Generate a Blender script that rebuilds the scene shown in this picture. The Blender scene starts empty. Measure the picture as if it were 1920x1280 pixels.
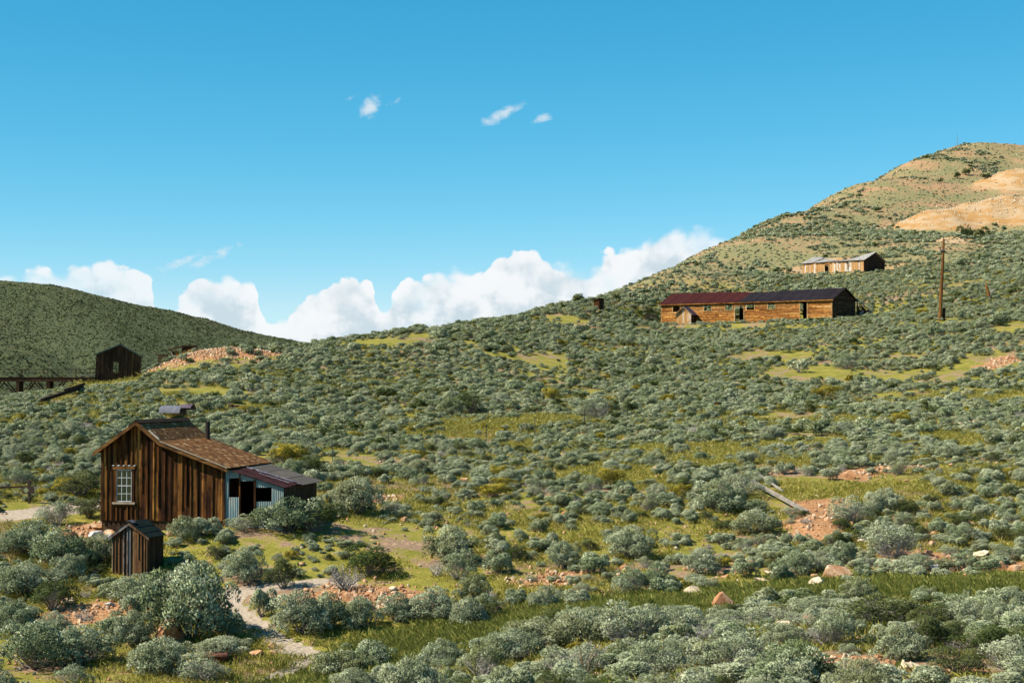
import bpy, math, random
import numpy as np
from mathutils import Vector, Matrix

R = math.radians
rng = np.random.default_rng(7)
random.seed(7)
sc = bpy.context.scene
COL = sc.collection

# ------------------------------------------------------------------ camera
F = 3200.0                      # focal length in photo pixels (60 mm on 36 mm, 1920 wide)
HORIZON = 740.0
PITCH = math.atan((HORIZON - 640.0) / F)
cam_d = bpy.data.cameras.new('camera')
cam_d.lens = 60.0; cam_d.sensor_width = 36.0
cam_d.clip_start = 0.5; cam_d.clip_end = 20000
cam = bpy.data.objects.new('camera', cam_d); COL.objects.link(cam)
cam.location = (0, 0, 0)
cam.rotation_euler = (math.pi / 2 + PITCH, 0, 0)
sc.camera = cam

# ------------------------------------------------------------------ light
SUN_EL = R(45.0)
SUN_B = R(17.0)                 # the sun stands to the left and this far behind the camera
SUN_STRENGTH = 5.0
SKY_STRENGTH = 0.050
sdir = Vector((-math.cos(SUN_EL) * math.cos(SUN_B), -math.cos(SUN_EL) * math.sin(SUN_B), math.sin(SUN_EL)))
sun_d = bpy.data.lights.new('sun', 'SUN'); sun_d.energy = SUN_STRENGTH; sun_d.angle = R(0.53)
sun_d.color = (1.0, 0.93, 0.80)
sun = bpy.data.objects.new('sun', sun_d); COL.objects.link(sun)
sun.rotation_euler = (-sdir).to_track_quat('-Z', 'Y').to_euler()
sun.location = (-60, -20, 80)

sc.view_settings.view_transform = 'Standard'
sc.view_settings.look = 'None'
sc.view_settings.exposure = 0.83
sc.view_settings.gamma = 1.0
sc.view_settings.use_curve_mapping = False
sc.cycles.max_bounces = 5
sc.cycles.diffuse_bounces = 1
sc.cycles.transparent_max_bounces = 6


class NT:
    """short-hand for building node trees"""
    def __init__(s, nt): s.nt = nt
    def n(s, t, **k):
        nd = s.nt.nodes.new(t)
        for a, b in k.items(): setattr(nd, a, b)
        return nd
    def set(s, sock, v):
        if isinstance(v, bpy.types.NodeSocket): s.nt.links.new(v, sock)
        else: sock.default_value = v
    def m(s, op, a, b=None, c=None, clamp=False):
        nd = s.n('ShaderNodeMath', operation=op); nd.use_clamp = clamp
        for i, v in enumerate((a, b, c)):
            if v is not None: s.set(nd.inputs[i], v)
        return nd.outputs[0]
    def mix(s, f, a, b, mode='MIX'):
        nd = s.n('ShaderNodeMix', data_type='RGBA'); nd.blend_type = mode
        s.set(nd.inputs[0], f)
        for i, v in ((6, a), (7, b)):
            s.set(nd.inputs[i], (*v, 1) if isinstance(v, tuple) and len(v) == 3 else v)
        return nd.outputs[2]
    def noise(s, vec, scale, detail=4, rough=0.55, dist=0.0):
        nd = s.n('ShaderNodeTexNoise'); s.set(nd.inputs['Scale'], scale); s.set(nd.inputs['Detail'], detail)
        s.set(nd.inputs['Roughness'], rough); s.set(nd.inputs['Distortion'], dist)
        if vec is not None: s.set(nd.inputs['Vector'], vec)
        return nd.outputs[0]
    def smooth(s, v, lo, hi, a=0.0, b=1.0):
        nd = s.n('ShaderNodeMapRange', interpolation_type='SMOOTHSTEP')
        for i, q in enumerate((v, lo, hi, a, b)): s.set(nd.inputs[i], q)
        return nd.outputs[0]
    def comb(s, x, y, z):
        nd = s.n('ShaderNodeCombineXYZ')
        for i, q in enumerate((x, y, z)): s.set(nd.inputs[i], q)
        return nd.outputs[0]
    def vmul(s, v, k):
        nd = s.n('ShaderNodeVectorMath', operation='MULTIPLY'); s.set(nd.inputs[0], v); s.set(nd.inputs[1], k)
        return nd.outputs[0]
    def vadd(s, v, k):
        nd = s.n('ShaderNodeVectorMath', operation='ADD'); s.set(nd.inputs[0], v); s.set(nd.inputs[1], k)
        return nd.outputs[0]


# ------------------------------------------------------------------ sky with clouds
def build_world():
    w = bpy.data.worlds.new('World'); sc.world = w; w.use_nodes = True
    nt = w.node_tree; nt.nodes.clear(); t = NT(nt)
    out = t.n('ShaderNodeOutputWorld'); bg = t.n('ShaderNodeBackground')
    nt.links.new(bg.outputs[0], out.inputs[0])
    bg.inputs[1].default_value = SKY_STRENGTH
    sky = t.n('ShaderNodeTexSky', sky_type='NISHITA')
    sky.sun_disc = False; sky.sun_elevation = SUN_EL
    sky.sun_rotation = math.atan2(sdir.x, sdir.y)
    sky.altitude = 2500; sky.air_density = 1.0; sky.dust_density = 0.1; sky.ozone_density = 1.6
    # the photograph's cyan cast
    s0 = t.n('ShaderNodeSeparateColor'); nt.links.new(t.mix(1.0, sky.outputs[0], (0.80, 1.62, 1.52), 'MULTIPLY'), s0.inputs[0])
    cb = t.n('ShaderNodeCombineColor')
    for i_, (p_, k_) in enumerate(((2.2, 0.335), (0.90, 1.17), (0.74, 1.88))):
        ch = t.m('MULTIPLY', t.m('POWER', s0.outputs[i_], p_), k_)
        if i_ == 0: ch = t.m('MINIMUM', ch, t.m('MULTIPLY', s0.outputs[1], 0.60))
        t.set(cb.inputs[i_], ch)
    skyc = cb.outputs[0]
    tc = t.n('ShaderNodeTexCoord').outputs['Generated']
    sp = t.n('ShaderNodeSeparateXYZ'); nt.links.new(tc, sp.inputs[0])
    az = t.m('ARCTAN2', sp.outputs[0], sp.outputs[1]); el = t.m('ARCSINE', sp.outputs[2])
    # outline of the cumulus bank, repeated round the horizon
    prof = [(0, 530), (60, 512), (120, 500), (190, 486), (255, 492), (290, 520), (318, 575), (345, 545), (400, 512),
            (470, 512), (490, 565), (505, 595), (560, 562), (620, 526), (660, 516), (700, 532), (716, 575), (735, 545), (790, 505),
            (850, 492), (890, 494), (935, 470), (980, 452), (1020, 468), (1090, 484), (1140, 462), (1180, 455), (1225, 428),
            (1270, 408), (1310, 415), (1355, 440), (1450, 490), (1600, 540), (1750, 520), (1920, 560)]
    azp = t.m('PINGPONG', t.m('ADD', az, 0.3), 0.6)
    fc = t.n('ShaderNodeFloatCurve'); nt.links.new(t.m('DIVIDE', azp, 0.6), fc.inputs[1])
    cv = fc.mapping.curves[0]
    pts = [(((px - 960) / F + 0.3) / 0.6, (HORIZON - py) / F / 0.12) for px, py in prof]
    cv.points[0].location = pts[0]; cv.points[1].location = pts[-1]
    for p in pts[1:-1]: cv.points.new(*p)
    fc.mapping.update()
    top = t.m('MULTIPLY', fc.outputs[0], 0.12)
    v2 = t.comb(az, el, 0.0)
    nz = t.noise(v2, 26.0, 8, 0.62)
    vor = t.n('ShaderNodeTexVoronoi', feature='F1'); nt.links.new(t.vadd(v2, t.vmul(t.comb(nz, nz, nz), (0.01,) * 3)), vor.inputs['Vector'])
    vor.inputs['Scale'].default_value = 75.0; vor.inputs['Detail'].default_value = 1.0
    disp = t.m('ADD', t.m('MULTIPLY', t.m('SUBTRACT', nz, 0.5), 0.022), t.m('MULTIPLY', t.m('SUBTRACT', 0.45, vor.outputs[0]), 0.010))
    d = t.m('SUBTRACT', t.m('ADD', top, disp), el)
    nz2 = t.noise(t.vadd(t.vmul(v2, (1.0, 1.6, 1)), (3.1, 1.7, 0)), 17.0, 3, 0.55)
    a = t.smooth(d, 0.0, t.smooth(nz2, 0.36, 0.52, 0.010, 0.0022))
    a = t.m('MULTIPLY', a, t.smooth(nz2, 0.25, 0.48, 0.60, 1.0))
    a = t.m('MULTIPLY', a, t.smooth(az, -0.24, -0.10, 0.88, 1.0))
    deep = t.smooth(t.m('ADD', d, t.m('MULTIPLY', t.m('SUBTRACT', vor.outputs[0], 0.4), 0.03)), 0.002, 0.036)
    nz3 = t.noise(t.vadd(v2, (7.0, 2.0, 0)), 38.0, 4, 0.6)
    shade = t.m('MULTIPLY', deep, t.smooth(nz3, 0.40, 0.60, 0.10, 1.0), clamp=True)
    cc = t.mix(shade, (10.5, 10.8, 11.0), (6.8, 8.1, 8.9))
    res = t.mix(a, skyc, cc)
    # three small wisps
    nw = t.noise(t.vadd(t.vmul(v2, (1.0, 1.5, 1)), (1.3, 5.2, 0)), 90.0, 4, 0.62, 0.6)
    wa = None
    for px, py, sx, sy, k in ((694, 203, 22, 22, 1.0), (945, 214, 40, 15, 0.9), (1012, 226, 28, 12, 0.9), (655, 190, 20, 6, .5), (400, 488, 60, 14, .8), (340, 500, 60, 16, .6), (740, 196, 26, 10, .5)):
        dx = t.m('DIVIDE', t.m('SUBTRACT', az, (px - 960) / F), sx / F)
        dy = t.m('DIVIDE', t.m('ADD', t.m('SUBTRACT', el, (HORIZON - py) / F), t.m('MULTIPLY', t.m('SUBTRACT', az, (px - 960) / F), -0.45)), sy / F)
        r2 = t.m('ADD', t.m('MULTIPLY', dx, dx), t.m('MULTIPLY', dy, dy))
        g = t.m('MULTIPLY', t.m('EXPONENT', t.m('MULTIPLY', r2, -1.0)), k)
        wa = g if wa is None else t.m('MAXIMUM', wa, g)
    wa = t.m('MULTIPLY', t.smooth(t.m('ADD', wa, t.m('MULTIPLY', t.m('SUBTRACT', nw, 0.5), 1.7)), 0.35, 1.15), t.smooth(wa, 0.02, 0.25, 0.0, 0.75))
    res = t.mix(wa, res, (9.2, 9.8, 10.1))
    nt.links.new(res, bg.inputs[0])
build_world()
sc.world.cycles.sampling_method = 'MANUAL'; sc.world.cycles.sample_map_resolution = 256

# ------------------------------------------------------------------ geometry of the view
CP, SP = math.cos(PITCH), math.sin(PITCH)
def ray(px, py):
    x = (px - 960) / F; v = (640 - py) / F
    return np.array((x, CP - v * SP, SP + v * CP))
def at(px, py, Y):
    r = ray(px, py); return r * (Y / r[1])
def to_px(p):
    x, y, z = p[0], p[1], p[2]
    zc = y * CP + z * SP; yc = -y * SP + z * CP
    return 960 + F * x / zc, 640 - F * yc / zc

# ------------------------------------------------------------------ terrain
ctrl = [
 # foreground bank and swale
 (1920,1280,36),(1650,1280,37),(1400,1280,38),(1150,1280,40),(960,1280,43),(760,1280,48),(600,1280,52),(400,1280,52),(200,1280,51),(0,1280,51),
 (1900,1190,45),(1500,1195,46),(1200,1200,49),(1000,1215,51),
 (1900,1105,58.5),(1700,1105,59),(1500,1115,59.5),(1300,1135,58.5),(1100,1155,57.5),(950,1180,56.5),(800,1215,55.5),(660,1250,54),
 (300,1205,57),(100,1200,57.5),(0,1200,58),(480,1180,58),
 (0,1100,64),(120,1095,64.5),(250,1085,66),(420,1090,65),(560,1090,64.5),(700,1130,61.5),
 (190,1001,71.2),(310,997,71),(430,990,70.6),(540,985,71),(60,985,73),(0,960,76),(120,945,78),
 (640,1050,67.5),(900,1060,67),(960,1110,62.5),(1300,1060,66),(1500,1050,66),(1700,1050,66),(1900,1050,65),
 (640,940,79),(800,960,77),(1000,940,80.5),(1200,940,80),(1400,930,80),(1650,930,79),(1900,930,78),
 (0,880,86),(100,880,86),(400,850,97),(620,860,95),(900,830,112),(1100,800,122),(1235,785,129),(1430,790,124),(1600,800,118),(1900,815,109),
 (100,790,112),(300,775,120),(640,745,139),(900,705,160),(1200,690,176),(1400,690,176),(1600,690,174),(1900,690,166),
 (1240,640,205),(1280,619,229),(1280,628,218),(1400,613,224),(1500,609,217),(1500,640,202),(1750,640,188),(1900,640,184),
 # long building, pole, upper building
 (1240,606,241),(1400,600,233),(1560,597,225),(1640,592,232),(1762,600,205),(1900,590,208),
 (1300,580,255),(1450,560,258),(1650,560,240),(1850,545,235),
 (1505,517,292),(1603,511,284),(1643,503,290),(1560,500,298),
 (1920,440,330),(1700,445,332),(1500,480,312),(1400,512,300),(1240,552,268),(1800,480,290),(1900,500,270),
 (1600,420,365),(1800,380,395),(1920,360,405),(1750,330,432),(1480,440,350),(1900,320,440),
]
sky_line = [(0,757,128),(50,748,132),(100,736,140),(160,727,146),(220,717,150),(260,702,154),(300,692,158),(450,672,168),(520,662,172),(600,644,182),
            (700,632,193),(800,621,205),(900,607,215),(1000,592,225),(1080,573,236),(1110,563,246),(1148,551,262),(1196,531,281),
            (1240,512,300),(1340,463,340),(1450,410,380),(1600,347,420),(1700,306,450),(1800,273,475),(1860,274,482),(1920,278,490)]
P = [at(*c) for c in ctrl] + [at(*c) for c in sky_line]
for px, py, Y in sky_line:
    t_ = ray(px, py); s_ = t_[2] / t_[1]; x_ = t_[0] / t_[1]
    q_ = .3 if 1090 < px < 1420 else 1.0
    P.append(np.array((x_ * (Y + 30), Y + 30, s_ * (Y + 30) - 3.5 * q_)))
    P.append(np.array((x_ * (Y + 90), Y + 90, s_ * (Y + 90) - 18 * max(q_, .5))))
P += [np.array(q, float) for q in ((0,0,-1.8),(-20,0,-2),(20,0,-1.8),(0,20,-4.3),(-12,22,-4.8),(12,20,-4.2),(30,20,-3.6),(-60,30,-6),(40,40,-4.5),(0,-40,-1),(-80,-40,-3),(80,-40,-1),
      (-150,60,-6),(-70,75,-5),(-80,120,-5),(-150,200,-18),(-80,260,-20),(-150,400,-30),(-20,420,-5),(0,640,-5),(-150,640,-30),(100,640,30),(200,640,45),(330,640,40),
      (90,60,-4.5),(150,60,-3),(330,0,6),(330,120,24),(110,150,4),(200,150,14),(160,260,28),(200,300,38),(330,300,55),(220,420,60),(300,480,62),(190,500,70))]
P = np.array(P)
def tps_fit(P, lam=2.0):
    S = 100.0
    xy = P[:, :2] / S; n = len(P)
    d2 = ((xy[:, None] - xy[None]) ** 2).sum(-1)
    K = np.where(d2 > 0, 0.5 * d2 * np.log(np.maximum(d2, 1e-12)), 0) + np.eye(n) * lam * 1e-4
    A = np.zeros((n + 3, n + 3)); A[:n, :n] = K
    A[:n, n] = 1; A[:n, n + 1:] = xy; A[n, :n] = 1; A[n + 1:, :n] = xy.T
    w = np.linalg.solve(A, np.concatenate([P[:, 2], np.zeros(3)]))
    return S, xy, w
TPS = tps_fit(P)
def tps(x, y):
    S, xy, w = TPS; n = len(xy)
    q = np.stack([np.ravel(x) / S, np.ravel(y) / S], 1); o = np.zeros(len(q))
    for i in range(0, len(q), 20000):
        b = q[i:i + 20000]
        d2 = ((b[:, None] - xy[None]) ** 2).sum(-1)
        o[i:i + 20000] = (0.5 * d2 * np.log(np.maximum(d2, 1e-12))) @ w[:n] + w[n] + b @ w[n + 1:]
    return o.reshape(np.shape(x))
_lat = rng.random((256, 256))
def vnoise(x, y, s):
    x = np.asarray(x) / s + 91.7; y = np.asarray(y) / s + 37.3
    i = np.floor(x).astype(int); j = np.floor(y).astype(int)
    fx = x - i; fy = y - j; fx = fx * fx * (3 - 2 * fx); fy = fy * fy * (3 - 2 * fy)
    g = lambda a, b: _lat[a & 255, b & 255]
    return (g(i, j) * (1 - fx) + g(i + 1, j) * fx) * (1 - fy) + (g(i, j + 1) * (1 - fx) + g(i + 1, j + 1) * fx) * fy
def fbm(x, y, s, o=4):
    r = 0; a = 0.5
    for k in range(o): r = r + a * vnoise(x + 13 * k, y - 7 * k, s / 2 ** k); a *= 0.5
    return r / (1 - 0.5 ** o)

def axis(segs):
    o = []
    for a, b, s in segs: o += list(np.arange(a, b, s))
    return np.array(o + [segs[-1][1]])
GX = axis([(-240, -60, 3), (-60, -24, 0.9), (-24, 24, 0.36), (24, 150, 0.9), (150, 360, 4)])
GY = axis([(-60, 30, 2.5), (30, 82, 0.36), (82, 260, 0.75), (260, 520, 1.5), (520, 700, 5)])
MX, MY = np.meshgrid(GX, GY)                       # rows = y
MZ = tps(MX[::1], MY)
MZ = MZ + (fbm(MX, MY, 9, 4) - 0.5) * np.clip(MY / 90, 0.35, 1.0) * 0.5
# spoil heaps: (pixel, pixel, distance, radius x, radius y, height)
def heap(px, py, Y, rx, ry, h, p=1.0):
    global MZ
    c = at(px, py, Y)
    r = np.sqrt(((MX - c[0]) / rx) ** 2 + ((MY - c[1]) / ry) ** 2)
    r = r + (fbm(MX, MY, max(rx, ry) * 0.7, 3) - 0.5) * 0.35
    k = np.clip(1.12 - r, 0, 1) ** p
    MZ = MZ + h * np.minimum(k, 0.9) * (1 + .35 * (fbm(MX * 2.2, MY * .8, max(rx, ry) * .6, 3) - .5))
    return k
H_red = np.maximum(heap(400, 684, 160, 7.5, 4, 1.15), heap(500, 676, 166, 3.2, 3, 0.5))
H_tail = heap(1778, 425, 352, 12, 10, 4.6)
H_tail = np.maximum(H_tail, heap(1905, 420, 352, 11.5, 11, 6.5))
H_tail = np.maximum(H_tail, heap(1915, 355, 412, 11, 10, 5.0))
H_tail = np.maximum(H_tail, heap(1790, 462, 318, 4, 4, 1.0))
H_tail2 = heap(1560, 497, 300, 9, 3.5, 1.2)
heap(1530, 985, 73, 1.6, 3.2, 0.35)
# level pads under the buildings
def pad(x, y, z, r):
    global MZ
    d = np.hypot(MX - x, MY - y); k = 1 - np.clip((d - r) / (r * 1.2 + 1.0), 0, 1); k = k * k * (3 - 2 * k)
    MZ = MZ * (1 - k) + z * k
_o = at(1240, 608, 241)
for k_ in range(0, 28, 2):
    for v_ in (-2.0, 1.5, 5.0): pad(_o[0] + math.cos(R(37)) * k_ + math.sin(R(37)) * v_, _o[1] - math.sin(R(37)) * k_ + math.cos(R(37)) * v_, _o[2] - .3 + .05 * v_, 2.0)
_o = at(1268, 610, 236); pad(_o[0] + 1, _o[1] + .2, _o[2] - .05, 2.2)
_o = at(1505, 519, 292)
for k_ in range(0, 13, 2):
    for v_ in (-1.5, 1.5, 5.0): pad(_o[0] + math.cos(R(42)) * k_ + math.sin(R(42)) * v_, _o[1] - math.sin(R(42)) * k_ + math.cos(R(42)) * v_, _o[2] + .12 * max(v_, 0), 2.0)
_o = at(177, 720, 150); pad(_o[0] + .5, _o[1] + .5, _o[2] + .1, 1.5)
# the sheet dips to the plain at its rim
def sstep(v, a, b):
    t = np.clip((v - a) / (b - a), 0, 1); return t * t * (3 - 2 * t)
rim = sstep(MX, -235, -170) * (1 - sstep(MX, 290, 355)) * (1 - sstep(MY, 590, 690)) * sstep(MY, -58, -30)
MZ = MZ * rim + (-46) * (1 - rim)
def hz(x, y):
    x = np.asarray(x, float); y = np.asarray(y, float)
    i = np.clip(np.searchsorted(GX, x) - 1, 0, len(GX) - 2); j = np.clip(np.searchsorted(GY, y) - 1, 0, len(GY) - 2)
    fx = np.clip((x - GX[i]) / (GX[i + 1] - GX[i]), 0, 1); fy = np.clip((y - GY[j]) / (GY[j + 1] - GY[j]), 0, 1)
    return (MZ[j, i] * (1 - fx) + MZ[j, i + 1] * fx) * (1 - fy) + (MZ[j + 1, i] * (1 - fx) + MZ[j + 1, i + 1] * fx) * fy
_T = np.concatenate([np.arange(28, 120, 0.15), np.arange(120, 560, 0.5)])
def gnd(px, py):
    """where the sight line through a photo pixel meets the ground"""
    r = ray(px, py); X = r[0] / r[1] * _T; Z = r[2] / r[1] * _T
    h = hz(X, _T); k = np.argmax(Z <= h)
    if Z[k] > h[k]: k = len(_T) - 1
    return np.array((X[k], _T[k], h[k]))
def gnd_line(pts, n=14):
    o = []
    for (a, b), (c, d) in zip(pts[:-1], pts[1:]):
        for k in range(n):
            o.append(gnd(a + (c - a) * k / n, b + (d - b) * k / n))
    o.append(gnd(*pts[-1])); return np.array(o)
def dist_to(line, X, Y):
    best = np.full(np.shape(X), 1e9)
    for p in line: best = np.minimum(best, np.hypot(X - p[0], Y - p[1]))
    return best

path_line = gnd_line([(500, 1279), (560, 1254), (590, 1234), (560, 1218), (510, 1198), (478, 1172), (450, 1150), (425, 1118), (455, 1108), (520, 1100), (590, 1092), (650, 1096)])
road_line = gnd_line([(-60, 975), (0, 967), (60, 960), (110, 955), (185, 946)])
swale_line = gnd_line([(1990, 1100), (1900, 1102), (1750, 1104), (1600, 1108), (1450, 1118), (1300, 1132), (1150, 1148), (1050, 1160), (950, 1182), (850, 1205), (760, 1230), (690, 1250), (640, 1275)])
rubble_line = [gnd_line([(1560, 940), (1530, 965), (1515, 1000)]), gnd_line([(1590, 895), (1650, 880), (1710, 875)]), gnd_line([(1190, 826), (1225, 818)]),
               gnd_line([(1060, 614), (1110, 610)]), gnd_line([(100, 1165), (165, 1150), (235, 1140)]), gnd_line([(110, 1006), (180, 996)]),
               gnd_line([(700, 1125), (790, 1130)]), gnd_line([(1700, 1040), (1800, 1060), (1910, 1060)]), gnd_line([(1800, 800), (1820, 790)]),
               gnd_line([(1850, 690), (1900, 670)]), gnd_line([(1480, 1240), (1600, 1250), (1740, 1255)]), gnd_line([(770,665),(800,660)]), gnd_line([(1010,1090),(1060,1080)]),
               gnd_line([(640,1110),(720,1118)]), gnd_line([(690,940),(720,935)])]

near = (MY > 25) & (MY < 140) & (np.abs(MX) < 70)
def masked(fn, m):
    o = np.zeros(MX.shape); o[m] = fn(MX[m], MY[m]); return o
jit = (fbm(MX, MY, 1.6, 3) - 0.5)
d_path = masked(lambda x, y: dist_to(path_line, x, y), near) + (~near) * 99
d_road = masked(lambda x, y: dist_to(road_line, x, y), near) + (~near) * 99
d_swal = masked(lambda x, y: dist_to(swale_line, x, y), near) + (~near) * 99
m_path = np.maximum(1 - sstep(d_path + jit * 0.5, 0.36, 0.65), 1 - sstep(d_road + jit * 1.2, 0.9, 1.5))
m_swal = 1 - sstep(d_swal + jit * 2.0, 1.2, 3.4)
m_rub = np.zeros(MX.shape)
for l in rubble_line:
    far = l[0][1] > 120
    m = (np.hypot(MX - l[:, 0].mean(), MY - l[:, 1].mean()) < 16)
    m_rub = np.maximum(m_rub, masked(lambda x, y: 1 - sstep(dist_to(l, x, y) + jit[m] * 2.2, 0.6, 1.7 if not far else 2.4), m))
MZ = MZ - 0.07 * m_path

# ------------------------------------------------------------------ materials
def new_mat(name):
    m = bpy.data.materials.new(name); m.use_nodes = True; nt = m.node_tree; nt.nodes.clear()
    t = NT(nt); out = t.n('ShaderNodeOutputMaterial'); return m, t, out
def principled(t, out, color, rough=0.85, metal=0.0, bump=None, spec=0.25, bstr=0.5, bdist=0.02):
    b = t.n('ShaderNodeBsdfPrincipled'); t.set(b.inputs['Base Color'], (*color, 1) if isinstance(color, tuple) and len(color) == 3 else color)
    t.set(b.inputs['Roughness'], rough); t.set(b.inputs['Metallic'], metal); b.inputs['Specular IOR Level'].default_value = spec
    if bump is not None:
        bn = t.n('ShaderNodeBump'); bn.inputs['Strength'].default_value = bstr; bn.inputs['Distance'].default_value = bdist
        t.set(bn.inputs['Height'], bump); t.nt.links.new(bn.outputs[0], b.inputs['Normal'])
    t.nt.links.new(b.outputs[0], out.inputs[0]); return b
def objrand(t):
    return t.n('ShaderNodeObjectInfo').outputs['Random']
def obj_co(t):
    return t.n('ShaderNodeTexCoord').outputs['Object']

def wood(name, dark, mid, light, axis_='z', grey=None, greyk=0.0):
    m, t, out = new_mat(name)
    co = obj_co(t); r = objrand(t)
    sc_ = {'z': (14, 14, 0.8), 'x': (0.8, 14, 14), 'y': (14, 0.8, 14)}[axis_]
    v = t.vadd(t.vmul(co, sc_), t.comb(t.m('MULTIPLY', r, 50), t.m('MULTIPLY', r, 31), t.m('MULTIPLY', r, 17)))
    g1 = t.noise(v, 1.0, 6, 0.62); g2 = t.noise(v, 0.25, 3, 0.5)
    c = t.mix(t.smooth(g1, 0.33, 0.62), dark, mid)
    c = t.mix(t.m('MULTIPLY', t.smooth(g2, 0.45, 0.72), t.m('ADD', t.m('MULTIPLY', r, 0.9), 0.1)), c, light)
    c = t.mix(t.m('MULTIPLY', t.m('FRACT', t.m('MULTIPLY', r, 7.31)), 0.75), c, dark)
    if grey is not None:
        c = t.mix(t.smooth(t.m('ADD', t.m('FRACT', t.m('MULTIPLY', r, 13.7)), t.m('MULTIPLY', t.m('SUBTRACT', g2, 0.5), 0.8)), 1 - greyk - 0.1, 1 - greyk + 0.1), c, grey)
    g3 = t.noise(t.vadd(t.vmul(co, (2.5, 2.5, 1.2)), t.comb(t.m('MULTIPLY', r, 3), 0.0, r)), 1.0, 4, 0.65)
    c = t.mix(t.smooth(g3, 0.46, 0.66, 0.0, 0.75), c, (dark[0] * .7, dark[1] * .7, dark[2] * .7))
    sp = t.noise(t.vadd(t.vmul(co, (9, 9, 9)), t.comb(r, r, r)), 1.0, 2, 0.5)
    c = t.mix(t.smooth(sp, 0.68, 0.74, 0.0, 0.8), c, (dark[0] * .5, dark[1] * .5, dark[2] * .5))
    principled(t, out, c, 0.9, 0, g1, 0.15, 0.6, 0.015)
    return m
M = {}
M['cabin'] = wood('cabin_wood', (0.012, 0.004, 0.0015), (0.120, 0.041, 0.008), (0.66, 0.29, 0.065))
M['cabin_x'] = wood('cabin_trim', (0.07, 0.03, 0.009), (0.24, 0.11, 0.032), (0.46, 0.24, 0.075), 'x')
M['cabin_y'] = wood('cabin_side', (0.06, 0.025, 0.008), (0.20, 0.09, 0.026), (0.36, 0.18, 0.055), 'y')
M['pale'] = wood('pale_board', (0.25, 0.19, 0.13), (0.46, 0.38, 0.28), (0.60, 0.52, 0.42), 'x')
M['out'] = wood('outhouse_wood', (0.060, 0.028, 0.012), (0.20, 0.10, 0.042), (0.46, 0.28, 0.12), 'z', (0.17, 0.165, 0.16), 0.16)
M['log'] = wood('plank_wood', (0.14, 0.045, 0.010), (0.56, 0.25, 0.055), (0.74, 0.46, 0.17), 'x')
M['logz'] = wood('post_wood', (0.22, 0.11, 0.04), (0.48, 0.30, 0.13), (0.62, 0.46, 0.26), 'z')
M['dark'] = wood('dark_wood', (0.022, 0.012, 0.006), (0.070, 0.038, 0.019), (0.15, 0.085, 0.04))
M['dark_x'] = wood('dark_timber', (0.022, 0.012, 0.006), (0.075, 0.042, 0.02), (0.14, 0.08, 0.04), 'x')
M['tan'] = wood('upper_boards', (0.32, 0.16, 0.055), (0.52, 0.30, 0.12), (0.64, 0.46, 0.26), 'z', (0.52, 0.47, 0.40), 0.22)
M['greyroof'] = wood('grey_planks', (0.22, 0.20, 0.18), (0.40, 0.38, 0.36), (0.52, 0.50, 0.47), 'y')
M['pole'] = wood('pole_wood', (0.09, 0.035, 0.009), (0.30, 0.13, 0.028), (0.45, 0.23, 0.06))
M['greylog'] = wood('grey_log', (0.20, 0.17, 0.14), (0.36, 0.32, 0.27), (0.50, 0.46, 0.40), 'x')

def metal_mat(name, c1, c2, c3, metal=0.0, rough=0.55, scale=2.0, spec=0.3):
    m, t, out = new_mat(name); co = obj_co(t); r = objrand(t)
    v = t.vadd(co, t.comb(t.m('MULTIPLY', r, 40), 0.0, t.m('MULTIPLY', r, 23)))
    n1 = t.noise(t.vmul(v, (1.4, 1.4, 0.7)), scale, 5, 0.6); n2 = t.noise(v, scale * 4, 4, 0.6)
    c = t.mix(t.smooth(n1, 0.38, 0.62), c1, c2); c = t.mix(t.smooth(n2, 0.58, 0.72), c, c3)
    c = t.mix(t.m('MULTIPLY', r, 0.25), c, (0.0, 0.0, 0.0))
    principled(t, out, c, rough, metal, n2, spec, 0.3, 0.01); return m
M['corr'] = metal_mat('weathered_corrugated_iron', (0.20, 0.30, 0.31), (0.33, 0.37, 0.34), (0.34, 0.20, 0.10), 0.0, 0.7, 2.0, 0.2)
M['rust'] = metal_mat('purple_rust_roofing', (0.034, 0.012, 0.013), (0.055, 0.020, 0.019), (0.10, 0.045, 0.025), 0.0, 0.9, 2.0, 0.06)
M['redroof'] = metal_mat('red_iron_roof', (0.052, 0.013, 0.012), (0.040, 0.011, 0.011), (0.075, 0.022, 0.016), 0.0, 0.9, 0.7, 0.06)
M['darkroof'] = metal_mat('blue_black_iron_roof', (0.015, 0.012, 0.016), (0.021, 0.017, 0.021), (0.030, 0.020, 0.020), 0.0, 0.9, 0.7, 0.06)
M['silver'] = metal_mat('bare_flashing', (0.26, 0.25, 0.28), (0.13, 0.10, 0.13), (0.40, 0.40, 0.42), 0.0, 0.8, 5, 0.1)
M['tar'] = metal_mat('tar_paper', (0.085, 0.066, 0.052), (0.11, 0.088, 0.068), (0.06, 0.047, 0.038), 0.0, 0.9)
M['green_tar'] = metal_mat('green_black_roofing', (0.010, 0.019, 0.017), (0.017, 0.027, 0.024), (0.008, 0.011, 0.010), 0.0, 0.95, 2.0, 0.05)
M['teal'] = metal_mat('teal_roof_edge', (0.06, 0.10, 0.095), (0.08, 0.12, 0.11), (0.05, 0.08, 0.07), 0.0, 0.9, 2.0, 0.1)
M['purple'] = metal_mat('purple_sheet_iron', (0.085, 0.055, 0.080), (0.125, 0.095, 0.125), (0.08, 0.03, 0.03), 0.0, 0.8, 3, 0.1)
M['scrap'] = metal_mat('blue_grey_sheet_iron', (0.095, 0.10, 0.12), (0.14, 0.14, 0.165), (0.08, 0.05, 0.04), 0.0, 0.8, 3, 0.1)
M['pipe'] = metal_mat('stove_pipe_iron', (0.022, 0.013, 0.010), (0.034, 0.022, 0.018), (0.05, 0.025, 0.015), 0.2, 0.6)
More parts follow.
